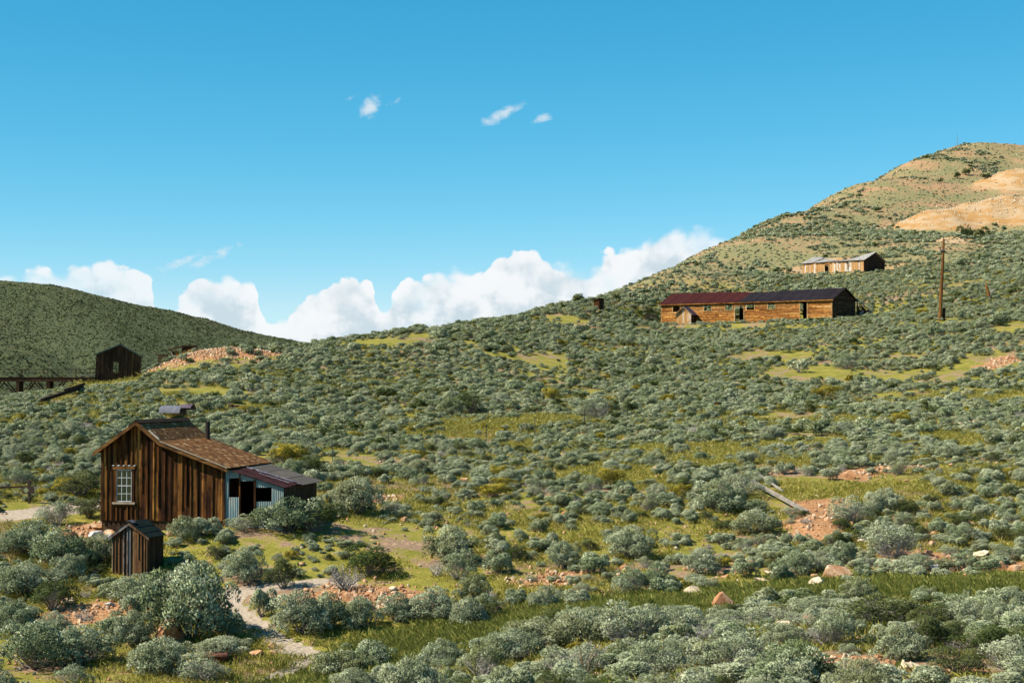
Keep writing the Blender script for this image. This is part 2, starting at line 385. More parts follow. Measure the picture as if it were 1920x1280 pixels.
M['brown_paint'] = metal_mat('brown_paint', (0.035, 0.016, 0.010), (0.045, 0.022, 0.013), (0.03, 0.013, 0.008), 0.0, 0.7)
M['diamond'] = metal_mat('pale_green_diamond', (0.22, 0.26, 0.13), (0.25, 0.29, 0.15), (0.2, 0.22, 0.12), 0.0, 0.6)
M['yellow'] = metal_mat('yellow_disc', (0.55, 0.26, 0.02), (0.50, 0.22, 0.02), (0.4, 0.2, 0.02), 0.0, 0.6)
M['white'] = metal_mat('white_paint', (0.50, 0.54, 0.56), (0.62, 0.65, 0.66), (0.32, 0.32, 0.30), 0.0, 0.8, 6.0, 0.1)
M['steel'] = metal_mat('post_steel', (0.035, 0.038, 0.036), (0.05, 0.05, 0.045), (0.07, 0.05, 0.04), 0.2, 0.6)

def shingle_mat():
    m, t, out = new_mat('cedar_shingles')
    a = t.n('ShaderNodeAttribute', attribute_name='v').outputs['Fac']
    n = t.noise(t.vmul(obj_co(t), (6, 14, 6)), 2.0, 4, 0.6)
    c = t.mix(a, (0.045, 0.018, 0.006), (0.28, 0.125, 0.036)); c = t.mix(t.smooth(n, 0.35, 0.7, 0.0, 0.5), c, (0.05, 0.024, 0.012))
    c = t.mix(t.smooth(a, 0.92, 0.99), c, (0.40, 0.25, 0.12))
    principled(t, out, c, 0.9, 0, n, 0.12, 0.4, 0.01); return m
M['shingle'] = shingle_mat()
def glass_mat():
    m, t, out = new_mat('window_glass')
    g = t.n('ShaderNodeBsdfGlossy'); g.inputs['Roughness'].default_value = 0.03; g.inputs['Color'].default_value = (0.8, 0.9, 0.95, 1)
    tr = t.n('ShaderNodeBsdfTransparent'); tr.inputs['Color'].default_value = (0.75, 0.85, 0.85, 1)
    mx = t.n('ShaderNodeMixShader'); fr = t.n('ShaderNodeFresnel'); fr.inputs[0].default_value = 1.5
    t.set(mx.inputs[0], t.m('ADD', t.m('MULTIPLY', fr.outputs[0], 1.2), 0.06)); t.nt.links.new(tr.outputs[0], mx.inputs[1]); t.nt.links.new(g.outputs[0], mx.inputs[2])
    t.nt.links.new(mx.outputs[0], out.inputs[0]); return m
M['glass'] = glass_mat()
def curtain_mat():
    m, t, out = new_mat('striped_reflection'); co = obj_co(t)
    w = t.n('ShaderNodeTexWave', wave_type='BANDS', bands_direction='X'); t.set(w.inputs['Vector'], co); w.inputs['Scale'].default_value = 1.6; w.inputs['Distortion'].default_value = 1.0
    c = t.mix(t.smooth(w.outputs[1], 0.5, 0.8), (0.10, 0.16, 0.20), (0.36, 0.20, 0.12))  # window reflections painted in as blue and brown stripes
    principled(t, out, c, 0.9); return m
M['curtain'] = curtain_mat()

def leaf_mat(name, c_dark, c_light, c_tip, trans=0.22, tipk=0.25, clump=0.64, c_odd=(0.22, 0.22, 0.07)):
    m, t, out = new_mat(name)
    a = t.n('ShaderNodeAttribute', attribute_name='v').outputs['Fac']; r = objrand(t)
    c = t.mix(r, c_dark, c_light)
    c = t.mix(t.smooth(t.m('FRACT', t.m('MULTIPLY', r, 5.37)), 0.72, 1.0, 0.0, 0.55), c, c_odd)
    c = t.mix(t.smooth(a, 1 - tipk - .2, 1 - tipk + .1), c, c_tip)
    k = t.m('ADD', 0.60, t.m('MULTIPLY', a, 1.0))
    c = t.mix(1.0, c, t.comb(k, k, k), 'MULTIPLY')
    nv = t.n('ShaderNodeAttribute', attribute_name='nrm').outputs['Vector']
    vt = t.n('ShaderNodeVectorTransform', vector_type='NORMAL', convert_from='OBJECT', convert_to='WORLD'); t.set(vt.inputs[0], nv)
    gn = t.n('ShaderNodeNewGeometry').outputs['Normal']
    vn = t.n('ShaderNodeVectorMath', operation='NORMALIZE'); t.set(vn.inputs[0], vt.outputs[0])
    vm = t.n('ShaderNodeMix', data_type='VECTOR'); vm.inputs[0].default_value = clump; t.set(vm.inputs[4], gn); t.set(vm.inputs[5], vn.outputs[0])
    v2_ = t.n('ShaderNodeVectorMath', operation='NORMALIZE'); t.set(v2_.inputs[0], vm.outputs[1])
    d = t.n('ShaderNodeBsdfDiffuse'); t.set(d.inputs['Normal'], v2_.outputs[0]); tr = t.n('ShaderNodeBsdfTranslucent'); mx = t.n('ShaderNodeMixShader')
    t.set(d.inputs[0], c); t.set(tr.inputs[0], c); mx.inputs[0].default_value = trans
    t.nt.links.new(d.outputs[0], mx.inputs[1]); t.nt.links.new(tr.outputs[0], mx.inputs[2]); t.nt.links.new(mx.outputs[0], out.inputs[0])
    return m
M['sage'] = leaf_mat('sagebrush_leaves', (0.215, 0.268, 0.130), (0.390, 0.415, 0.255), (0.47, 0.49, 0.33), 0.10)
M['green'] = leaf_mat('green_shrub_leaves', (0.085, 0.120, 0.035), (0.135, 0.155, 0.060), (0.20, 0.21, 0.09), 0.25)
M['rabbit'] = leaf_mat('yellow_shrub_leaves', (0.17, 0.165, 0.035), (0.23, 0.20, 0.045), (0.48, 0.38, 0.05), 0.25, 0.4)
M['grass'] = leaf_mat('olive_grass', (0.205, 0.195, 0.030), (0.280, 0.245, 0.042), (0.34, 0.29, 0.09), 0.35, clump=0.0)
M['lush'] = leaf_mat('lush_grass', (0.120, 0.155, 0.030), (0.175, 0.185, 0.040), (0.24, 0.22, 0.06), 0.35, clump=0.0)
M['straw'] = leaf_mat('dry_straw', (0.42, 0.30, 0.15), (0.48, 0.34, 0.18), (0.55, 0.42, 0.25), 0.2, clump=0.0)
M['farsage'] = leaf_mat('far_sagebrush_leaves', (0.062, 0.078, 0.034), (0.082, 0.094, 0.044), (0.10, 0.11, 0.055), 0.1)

def bark(name, a, b):
    m, t, out = new_mat(name)
    n = t.noise(obj_co(t), 18, 3, 0.6)
    principled(t, out, t.mix(n, a, b), 0.9, 0, None, 0.1); return m
M['bark'] = bark('sage_bark', (0.10, 0.085, 0.075), (0.24, 0.21, 0.19))
M['deadbark'] = bark('dead_grey_twigs', (0.19, 0.165, 0.145), (0.43, 0.395, 0.35))

def rock_mat(name, c1, c2, c3):
    m, t, out = new_mat(name); co = obj_co(t); r = objrand(t)
    v = t.vadd(co, t.comb(t.m('MULTIPLY', r, 30), 0.0, 0.0))
    n = t.noise(v, 2.2, 6, 0.62); n2 = t.noise(v, 9.0, 4, 0.6)
    c = t.mix(r, c1, c2); c = t.mix(t.smooth(n, 0.45, 0.68), c, c3); c = t.mix(t.smooth(n2, 0.6, 0.75, 0, 0.6), c, (0.10, 0.055, 0.03))
    principled(t, out, c, 0.9, 0, n2, 0.15, 0.7, 0.05); return m
M['rock'] = rock_mat('orange_rock', (0.32, 0.140, 0.060), (0.46, 0.255, 0.130), (0.54, 0.38, 0.25))
M['greyrock'] = rock_mat('grey_rock', (0.30, 0.29, 0.29), (0.42, 0.40, 0.37), (0.50, 0.47, 0.44))
M['darkrock'] = rock_mat('red_brown_rock', (0.10, 0.04, 0.025), (0.14, 0.06, 0.035), (0.18, 0.09, 0.05))
M['tailrock'] = rock_mat('pale_tailings_rock', (0.46, 0.33, 0.20), (0.56, 0.44, 0.30), (0.62, 0.52, 0.38))

def ground_mat():
    m, t, out = new_mat('hillside_ground')
    geo = t.n('ShaderNodeNewGeometry').outputs['Position']
    at1 = t.n('ShaderNodeAttribute', attribute_name='gmask').outputs['Color']
    s1 = t.n('ShaderNodeSeparateColor'); t.nt.links.new(at1, s1.inputs[0])
    at2 = t.n('ShaderNodeAttribute', attribute_name='gmask2').outputs['Color']
    s2 = t.n('ShaderNodeSeparateColor'); t.nt.links.new(at2, s2.inputs[0])
    big = t.noise(geo, 0.16, 4, 0.6); med = t.noise(geo, 0.9, 5, 0.62); fine = t.noise(geo, 6.0, 5, 0.65)
    grass = t.mix(t.smooth(med, 0.35, 0.65), (0.170, 0.160, 0.026), (0.265, 0.225, 0.042))
    grass = t.mix(t.smooth(fine, 0.5, 0.75, 0, 0.6), grass, (0.07, 0.085, 0.018))
    soil = t.mix(t.smooth(fine, 0.35, 0.65), (0.20, 0.125, 0.075), (0.30, 0.205, 0.13))
    c = t.mix(t.smooth(t.m('ADD', big, t.m('MULTIPLY', t.m('SUBTRACT', med, 0.5), 0.9)), 0.50, 0.64), grass, soil)
    # loose reddish stones
    vo = t.n('ShaderNodeTexVoronoi'); t.set(vo.inputs['Vector'], geo); vo.inputs['Scale'].default_value = 3.2
    st = t.m('MULTIPLY', t.smooth(vo.outputs['Distance'], 0.36, 0.26), t.smooth(t.noise(geo, 0.35, 4, 0.6), 0.52, 0.66))
    c = t.mix(st, c, t.mix(vo.outputs['Color'], (0.40, 0.20, 0.10), (0.46, 0.29, 0.18)))
    # high slope: thin scrub over red scree
    hb = t.noise(t.vmul(geo, (0.09, 0.05, 0.20)), 1.0, 7, 0.70); hf = t.noise(geo, 0.75, 5, 0.75)
    high = t.mix(t.smooth(t.m('ADD', hb, t.m('MULTIPLY', t.m('SUBTRACT', hf, 0.5), 0.6)), 0.42, 0.66), (0.195, 0.180, 0.082), (0.36, 0.205, 0.110))
    high = t.mix(t.smooth(hf, 0.54, 0.64, 0, 0.85), high, (0.115, 0.135, 0.065))
    high = t.mix(t.smooth(t.noise(geo, 1.4, 3, 0.6), 0.62, 0.70, 0, 0.8), high, (0.42, 0.27, 0.165))
    c = t.mix(s2.outputs[1], c, high)
    lush = t.mix(t.smooth(fine, 0.35, 0.65), (0.070, 0.088, 0.018), (0.115, 0.125, 0.026))
    c = t.mix(t.smooth(t.m('ADD', s1.outputs[1], t.m('MULTIPLY', t.m('SUBTRACT', med, 0.5), 0.5)), 0.3, 0.7), c, lush)
    red = t.mix(t.smooth(fine, 0.35, 0.65), (0.28, 0.125, 0.050), (0.42, 0.235, 0.115))
    c = t.mix(t.smooth(t.m('ADD', s1.outputs[2], t.m('MULTIPLY', t.m('SUBTRACT', med, 0.5), 0.6)), 0.3, 0.6), c, red)
    tail = t.mix(t.smooth(t.noise(t.vmul(geo, (0.25, 0.25, 0.9)), 1.0, 5, 0.6), 0.42, 0.60), (0.38, 0.265, 0.155), (0.34, 0.185, 0.065))
    tail = t.mix(t.smooth(fine, 0.5, 0.8, 0, 0.5), tail, (0.44, 0.34, 0.23))
    c = t.mix(t.smooth(t.m('ADD', s2.outputs[0], t.m('MULTIPLY', t.m('SUBTRACT', med, 0.5), 0.25)), 0.18, 0.30), c, tail)
    path = t.mix(t.smooth(fine, 0.3, 0.7), (0.30, 0.235, 0.17), (0.42, 0.345, 0.265))
    c = t.mix(t.smooth(t.m('ADD', s1.outputs[0], t.m('MULTIPLY', t.m('SUBTRACT', fine, 0.5), 0.5)), 0.35, 0.6), c, path)
    h = t.m('ADD', t.m('MULTIPLY', med, 0.6), t.m('MULTIPLY', fine, 0.5))
    principled(t, out, c, 0.95, 0, h, 0.1, 0.8, 0.16)
    return m
M['ground'] = ground_mat()
def farhill_mat():
    m, t, out = new_mat('far_hill_scrub')
    geo = t.n('ShaderNodeNewGeometry').outputs['Position']
    a = t.noise(geo, 0.018, 5, 0.6); b = t.noise(geo, 0.33, 5, 0.7); rk = t.noise(geo, 0.035, 6, 0.65)
    c = t.mix(t.smooth(a, 0.35, 0.65), (0.068, 0.079, 0.034), (0.088, 0.094, 0.042)); c = t.mix(t.smooth(b, 0.45, 0.6, 0, 0.75), c, (0.045, 0.062, 0.032))
    c = t.mix(t.smooth(rk, 0.66, 0.72, 0, 0.8), c, (0.10, 0.065, 0.05))
    principled(t, out, c, 0.95, 0, b, 0.1, 0.9, 1.2); return m
M['farhill'] = farhill_mat()

# ------------------------------------------------------------------ object helpers
def tag(o, label=None, cat=None, group=None, kind=None):
    if label: o['label'] = label
    if cat: o['category'] = cat
    if group: o['group'] = group
    if kind: o['kind'] = kind
    return o
def mesh_obj(name, verts, faces, mat, parent=None, smooth=False, me=None):
    if me is None:
        me = bpy.data.meshes.new(name); me.from_pydata([tuple(v) for v in verts], [], [tuple(f) for f in faces])
        if mat: me.materials.append(mat)
        if smooth: me.polygons.foreach_set('use_smooth', [True] * len(me.polygons))
        me.update()
    o = bpy.data.objects.new(name, me); COL.objects.link(o)
    if parent is not None: o.parent = parent
    return o
def np_mesh(name, verts, faces, mat, attr=None, smooth=False, nrm=None):
    """faces: (n,k) array"""
    me = bpy.data.meshes.new(name); n, k = faces.shape
    me.vertices.add(len(verts)); me.vertices.foreach_set('co', np.ascontiguousarray(verts, np.float32).ravel())
    me.loops.add(n * k); me.loops.foreach_set('vertex_index', np.ascontiguousarray(faces, np.int32).ravel())
    me.polygons.add(n); me.polygons.foreach_set('loop_start', np.arange(0, n * k, k, dtype=np.int32))
    me.polygons.foreach_set('use_smooth', np.full(n, bool(smooth)))
    if attr is not None:
        a = me.attributes.new('v', 'FLOAT', 'POINT'); a.data.foreach_set('value', np.ascontiguousarray(attr, np.float32))
    if nrm is not None:
        a = me.attributes.new('nrm', 'FLOAT_VECTOR', 'POINT'); a.data.foreach_set('vector', np.ascontiguousarray(nrm, np.float32).ravel())
    if mat: me.materials.append(mat)
    me.update(calc_edges=True); me.validate(); return me
def empty(name, loc, rz=0.0, roll=0.0, tilt=0.0):
    o = bpy.data.objects.new(name, None); COL.objects.link(o); o.location = tuple(loc); o.rotation_euler = (tilt, roll, rz)
    o.empty_display_size = 0.2; return o
BF = [(0, 3, 2, 1), (4, 5, 6, 7), (0, 1, 5, 4), (1, 2, 6, 5), (2, 3, 7, 6), (3, 0, 4, 7)]
def box(name, x0, x1, y0, y1, z0, z1, mat, parent=None):
    return mesh_obj(name, [(x0, y0, z0), (x1, y0, z0), (x1, y1, z0), (x0, y1, z0), (x0, y0, z1), (x1, y0, z1), (x1, y1, z1), (x0, y1, z1)], BF, mat, parent)
def prism_y(name, poly, y0, y1, mat, parent=None):
    n = len(poly); v = [(x, y0, z) for x, z in poly] + [(x, y1, z) for x, z in poly]
    f = [tuple(range(n)), tuple(range(2 * n - 1, n - 1, -1))] + [(i + n, (i + 1) % n + n, (i + 1) % n, i) for i in range(n)]
    return mesh_obj(name, v, f, mat, parent)
def prism_x(name, poly, x0, x1, mat, parent=None):
    n = len(poly); v = [(x0, y, z) for y, z in poly] + [(x1, y, z) for y, z in poly]
    f = [tuple(range(n))[::-1], tuple(range(n, 2 * n))] + [(i, (i + 1) % n, (i + 1) % n + n, i + n) for i in range(n)]
    return mesh_obj(name, v, f, mat, parent)
def beam(name, p0, p1, w, h, mat, parent=None, up=(0, 0, 1), taper=1.0):
    p0 = Vector(p0); p1 = Vector(p1); d = (p1 - p0).normalized(); u = Vector(up)
    s = d.cross(u)
    if s.length < 1e-4: s = d.cross(Vector((0, 1, 0)))
    s.normalize(); u = s.cross(d)
    v = []
    for p, k in ((p0, 1.0), (p1, taper)):
        for a, b in ((-1, -1), (1, -1), (1, 1), (-1, 1)): v.append(p + s * (a * w / 2 * k) + u * (b * h / 2 * k))
    f = [(0, 1, 2, 3), (7, 6, 5, 4), (0, 4, 5, 1), (1, 5, 6, 2), (2, 6, 7, 3), (3, 7, 4, 0)]
    return mesh_obj(name, v, f, mat, parent)
def tubes_np(segs, sides=3):
    V = []; Fc = []; k = 0
    for p0, p1, r0, r1 in segs:
        p0 = np.asarray(p0, float); p1 = np.asarray(p1, float); d = p1 - p0; d /= (np.linalg.norm(d) + 1e-9)
        a = np.cross(d, (0.3, 0.9, 0.2)); a /= (np.linalg.norm(a) + 1e-9); b = np.cross(d, a)
        for p, r in ((p0, r0), (p1, r1)):
            for i in range(sides):
                t = 2 * math.pi * i / sides; V.append(p + (a * math.cos(t) + b * math.sin(t)) * r)
        for i in range(sides): Fc.append((k + i, k + (i + 1) % sides, k + sides + (i + 1) % sides, k + sides + i))
        k += 2 * sides
    return np.array(V), np.array(Fc)
def tube(name, pts, radii, sides, mat, parent=None, caps=True):
    V = []; Fc = []
    for i, p in enumerate(pts):
        p = Vector(p); d = (Vector(pts[min(i + 1, len(pts) - 1)]) - Vector(pts[max(i - 1, 0)])).normalized()
        a = d.cross(Vector((0.3, 0.9, 0.2))).normalized(); b = d.cross(a)
        for k in range(sides):
            t = 2 * math.pi * k / sides; V.append(p + (a * math.cos(t) + b * math.sin(t)) * radii[i])
        if i:
            o = (i - 1) * sides
            Fc += [(o + k, o + (k + 1) % sides, o + sides + (k + 1) % sides, o + sides + k) for k in range(sides)]
    if caps:
        Fc.append(tuple(range(sides))[::-1]); Fc.append(tuple(range((len(pts) - 1) * sides, len(pts) * sides)))
    return mesh_obj(name, V, Fc, mat, parent, smooth=False)
def corrugated(name, x0, x1, zl0, zl1, zr0, zr1, y, mat, parent=None, pitch=0.076, amp=0.011):
    """upright corrugated sheet between x0 and x1; bottom and top heights at both sides"""
    n = max(4, int((x1 - x0) / pitch * 6)); V = []; Fc = []
    for i in range(n + 1):
        f = i / n; x = x0 + (x1 - x0) * f; yy = y + amp * math.sin(2 * math.pi * x / pitch)
        V += [(x, yy, zl0 + (zr0 - zl0) * f), (x, yy, zl1 + (zr1 - zl1) * f)]
        if i: Fc.append((2 * i - 2, 2 * i, 2 * i + 1, 2 * i - 1))
    return mesh_obj(name, V, Fc, mat, parent)

# ------------------------------------------------------------------ ground sheets
def build_ground():
    ny, nx = MX.shape
    V = np.stack([MX.ravel(), MY.ravel(), MZ.ravel()], 1)
    idx = np.arange(nx * ny).reshape(ny, nx)
    Fc = np.stack([idx[:-1, :-1].ravel(), idx[:-1, 1:].ravel(), idx[1:, 1:].ravel(), idx[1:, :-1].ravel()], 1)
    me = np_mesh('hillside', V, Fc, M['ground'], smooth=True)
    a = me.attributes.new('gmask', 'FLOAT_COLOR', 'POINT')
    red = np.maximum(m_rub, np.clip(H_red * 3, 0, 1))
    a.data.foreach_set('color', np.stack([m_path.ravel(), m_swal.ravel(), red.ravel(), np.ones(nx * ny)], 1).astype(np.float32).ravel())
    high = sstep(MZ - 0.10 * MX + (fbm(MX, MY, 30, 3) - .5) * 10, 9, 19) * sstep(MY, 235, 290)
    tail = np.clip(np.maximum(H_tail, H_tail2 * 0.8 * (fbm(MX, MY, 6, 3) > .46)) * 1.6, 0, 1)
    a = me.attributes.new('gmask2', 'FLOAT_COLOR', 'POINT')
    a.data.foreach_set('color', np.stack([tail.ravel(), high.ravel(), np.zeros(nx * ny), np.ones(nx * ny)], 1).astype(np.float32).ravel())
    o = bpy.data.objects.new('hillside', me); COL.objects.link(o); tag(o, kind='structure', label='sagebrush covered hillside with olive grass and reddish soil')
    s = 9000
    g = mesh_obj('plain', [(-s, -s, -47), (s, -s, -47), (s, s, -47), (-s, s, -47)], [(0, 1, 2, 3)], M['farhill']); tag(g, kind='structure')
build_ground()
# distant hill on the left
_fs = np.array([(-600, 470), (-300, 500), (-100, 518), (0, 525), (32, 529), (65, 531), (97, 533), (129, 539), (161, 547), (194, 556), (226, 564), (258, 571), (290, 576), (323, 582), (387, 598), (452, 617), (517, 631), (597, 645), (700, 662), (900, 690), (1300, 720)], float)
_ss = np.array([(-600, 520), (-300, 560), (-100, 608), (0, 640), (60, 653), (120, 672), (175, 694), (240, 724), (400, 800), (900, 1100), (1300, 1200)], float)
def farz(x, y):
    t1 = np.interp(x / 1000 * F + 960, _fs[:, 0], (HORIZON - _fs[:, 1]) / F * 1000)
    u = np.clip((y - 480) / 520, 0, 1)
    z1 = -46 + (t1 + 46) * np.where(y < 1000, u ** 1.25, np.clip(1 - (y - 1000) / 700, 0, 1))
    t2 = np.interp(x / 640 * F + 960, _ss[:, 0], (HORIZON - _ss[:, 1]) / F * 640)
    k = np.clip(1 - np.abs(y - 640) / np.where(y < 640, 170, 150), 0, 1)
    z2 = -46 + (t2 + 46) * k ** 0.9
    z = np.maximum(z1, z2)
    g = fbm(x * 1.6 + y * 0.25, y * 0.35, 70, 4) - 0.5
    env = np.clip(u * (1 - u) * 4, 0, 1) * (y < 1000)
    return z + g * 16 * env + (fbm(x, y, 14, 3) - 0.5) * 1.6
def build_farhill():
    gx = np.arange(-760, 260, 5.0); gy = np.concatenate([np.arange(455, 1010, 5.0), np.arange(1010, 1720, 25.0)])
    X, Y = np.meshgrid(gx, gy); Z = farz(X, Y)
    ny, nx = X.shape; idx = np.arange(nx * ny).reshape(ny, nx)
    Fc = np.stack([idx[:-1, :-1].ravel(), idx[:-1, 1:].ravel(), idx[1:, 1:].ravel(), idx[1:, :-1].ravel()], 1)
    me = np_mesh('far_hill', np.stack([X.ravel(), Y.ravel(), Z.ravel()], 1), Fc, M['farhill'], smooth=True)
    o = bpy.data.objects.new('far_hill', me); COL.objects.link(o); tag(o, kind='structure', label='dark green far hill beyond the trestle')
build_farhill()
# ================================================================== buildings
FOOT = []          # footprints kept free of shrubs: (centre x, y, radius)
def lerp(a, b, f): return a + (b - a) * f
def profile(pts):
    xs = [p[0] for p in pts]; zs = [p[1] for p in pts]
    return lambda u: float(np.interp(u, xs, zs)), xs
def board_poly(u0, u1, z0, top, knots, drop=0.0):
    ks = [u0] + [k for k in knots if u0 < k < u1] + [u1]
    return [(u0, z0), (u1, z0)] + [(k, top(k) - drop) for k in reversed(ks)]
def board_wall(parent, u0, u1, z0, top, knots, y0, th, mat, width, holes=(), rnd=None, gap=0.004, batten=None, battenmat=None, ragged=0.0, skip=0.0, drop=0.03):
    """upright boards, each an object; holes = (ua, ub, za, zb)"""
    rnd = rnd or random.Random(3)
    u = u0
    edges = []
    while u < u1 - 0.02:
        w = width * rnd.uniform(0.78, 1.2); v = min(u1, u + w)
        if u1 - v < width * 0.4: v = u1
        for h in holes:            # snap boards to the sides of an opening
            for e in (h[0], h[1]):
                if u + 0.05 < e < v - 0.0 and abs(v - e) < width * 0.6: v = e
        if rnd.random() >= skip:
            off = rnd.uniform(0, 0.008); zb = z0 + rnd.uniform(-ragged, ragged)
            a, b = u + gap / 2, v - gap / 2
            spans = [(zb, None)]
            for h in holes:
                if (a + b) / 2 > h[0] and (a + b) / 2 < h[1]:
                    ns = []
                    for s0, s1 in spans:
                        if h[2] > s0 + 0.05: ns.append((s0, h[2]))
                        if (s1 is None or h[3] < s1 - .05): ns.append((h[3], s1))
                    spans = ns
            for s0, s1 in spans:
                if s1 is None:
                    if min(top(a), top(b)) - drop < s0 + 0.03: continue
                    poly = board_poly(a, b, s0, top, knots, drop)
                else: poly = [(a, s0), (b, s0), (b, s1), (a, s1)]
                prism_y('board', poly, y0 - off, y0 - off + th, mat, parent)
        edges.append(v); u = v
    if batten:
        for e in [u0 + 0.03] + edges[:-1] + [u1 - 0.03]:
            if rnd.random() < 0.12: continue
            a, b = e - batten / 2, e + batten / 2
            spans = [(z0 + rnd.uniform(0, 0.06), None)]
            for h in holes:
                if e > h[0] - .06 and e < h[1] + .06: spans = [(z0, h[2] - .1), (h[3] + .12, None)]
            if rnd.random() < 0.14: spans[-1] = (spans[-1][0] + rnd.uniform(0.3, 1.2), None)
            for s0, s1 in spans:
                if s1 is None:
                    if min(top(a), top(b)) - drop - 0.01 < s0 + 0.03: continue
                    poly = board_poly(a, b, s0, top, knots, drop + 0.01)
                else: poly = [(a, s0), (b, s0), (b, s1), (a, s1)]
                prism_y('batten', poly, y0 - 0.050, y0 - 0.010, battenmat or mat, parent)
def side_boards(parent, x0, th, y0, y1, z0, topy, mat, width, rnd, holes=()):
    """upright boards on a wall that runs in depth (plane x = x0)"""
    y = y0
    while y < y1 - 0.02:
        v = min(y1, y + width * rnd.uniform(0.8, 1.2))
        if y1 - v < width * .4: v = y1
        c = (y + v) / 2; spans = [(z0, None)]
        for h in holes:
            if h[0] < c < h[1]: spans = [(z0, h[2]), (h[3], None)]
        for s0, s1 in spans:
            a, b = y + .002, v - .002
            t0, t1 = (topy(a), topy(b)) if s1 is None else (s1, s1)
            prism_x('board', [(a, s0), (b, s0), (b, t1), (a, t0)], x0, x0 + th + rnd.uniform(0, .006), mat, parent)
        y = v
def shingle_plane(name, x0, z0, x1, z1, y0, y1, mat, parent, course=0.14, seed=1):
    """shingles laid from the eave (x1,z1) up to (x0,z0), between y0 and y1"""
    rnd = np.random.default_rng(seed)
    L = math.hypot(x1 - x0, z1 - z0); dx, dz = (x0 - x1) / L, (z0 - z1) / L; nx, nz = -dz, dx
    if nz < 0: nx, nz = -nx, -nz
    V = []; Fc = []; A = []; k = 0
    for c in range(int(L / course) + 1):
        s = c * course; y = y0 - rnd.random() * 0.1
        while y < y1:
            w = rnd.uniform(0.09, 0.2); a, b = max(y, y0), min(y + w - 0.0004, y1); y += w
            if b - a < 0.02: continue
            s0 = s - rnd.random() * 0.03; s1 = min(s + course * 1.9, L); lift = 0.006 + rnd.random() * 0.0025; th = 0.004
            if rnd.random() < 0.02: lift += 0.012
            val = min(1, max(0, rnd.normal(0.55, 0.27)))
            for ss, yy, n in ((s0, a, lift), (s0, b, lift), (s1, b, 0.0), (s1, a, 0.0), (s0, a, lift + th), (s0, b, lift + th), (s1, b, 0.002), (s1, a, 0.002)):
                V.append((x1 + dx * ss + nx * n, yy, z1 + dz * ss + nz * n)); A.append(val)
            Fc += [(k + 4, k + 5, k + 6, k + 7), (k, k + 4, k + 7, k + 3), (k, k + 1, k + 5, k + 4), (k + 1, k + 2, k + 6, k + 5)]; k += 8
    me = np_mesh(name, np.array(V), np.array(Fc), mat, np.array(A))
    return tag(mesh_obj(name, None, None, None, parent, me=me), kind='stuff')

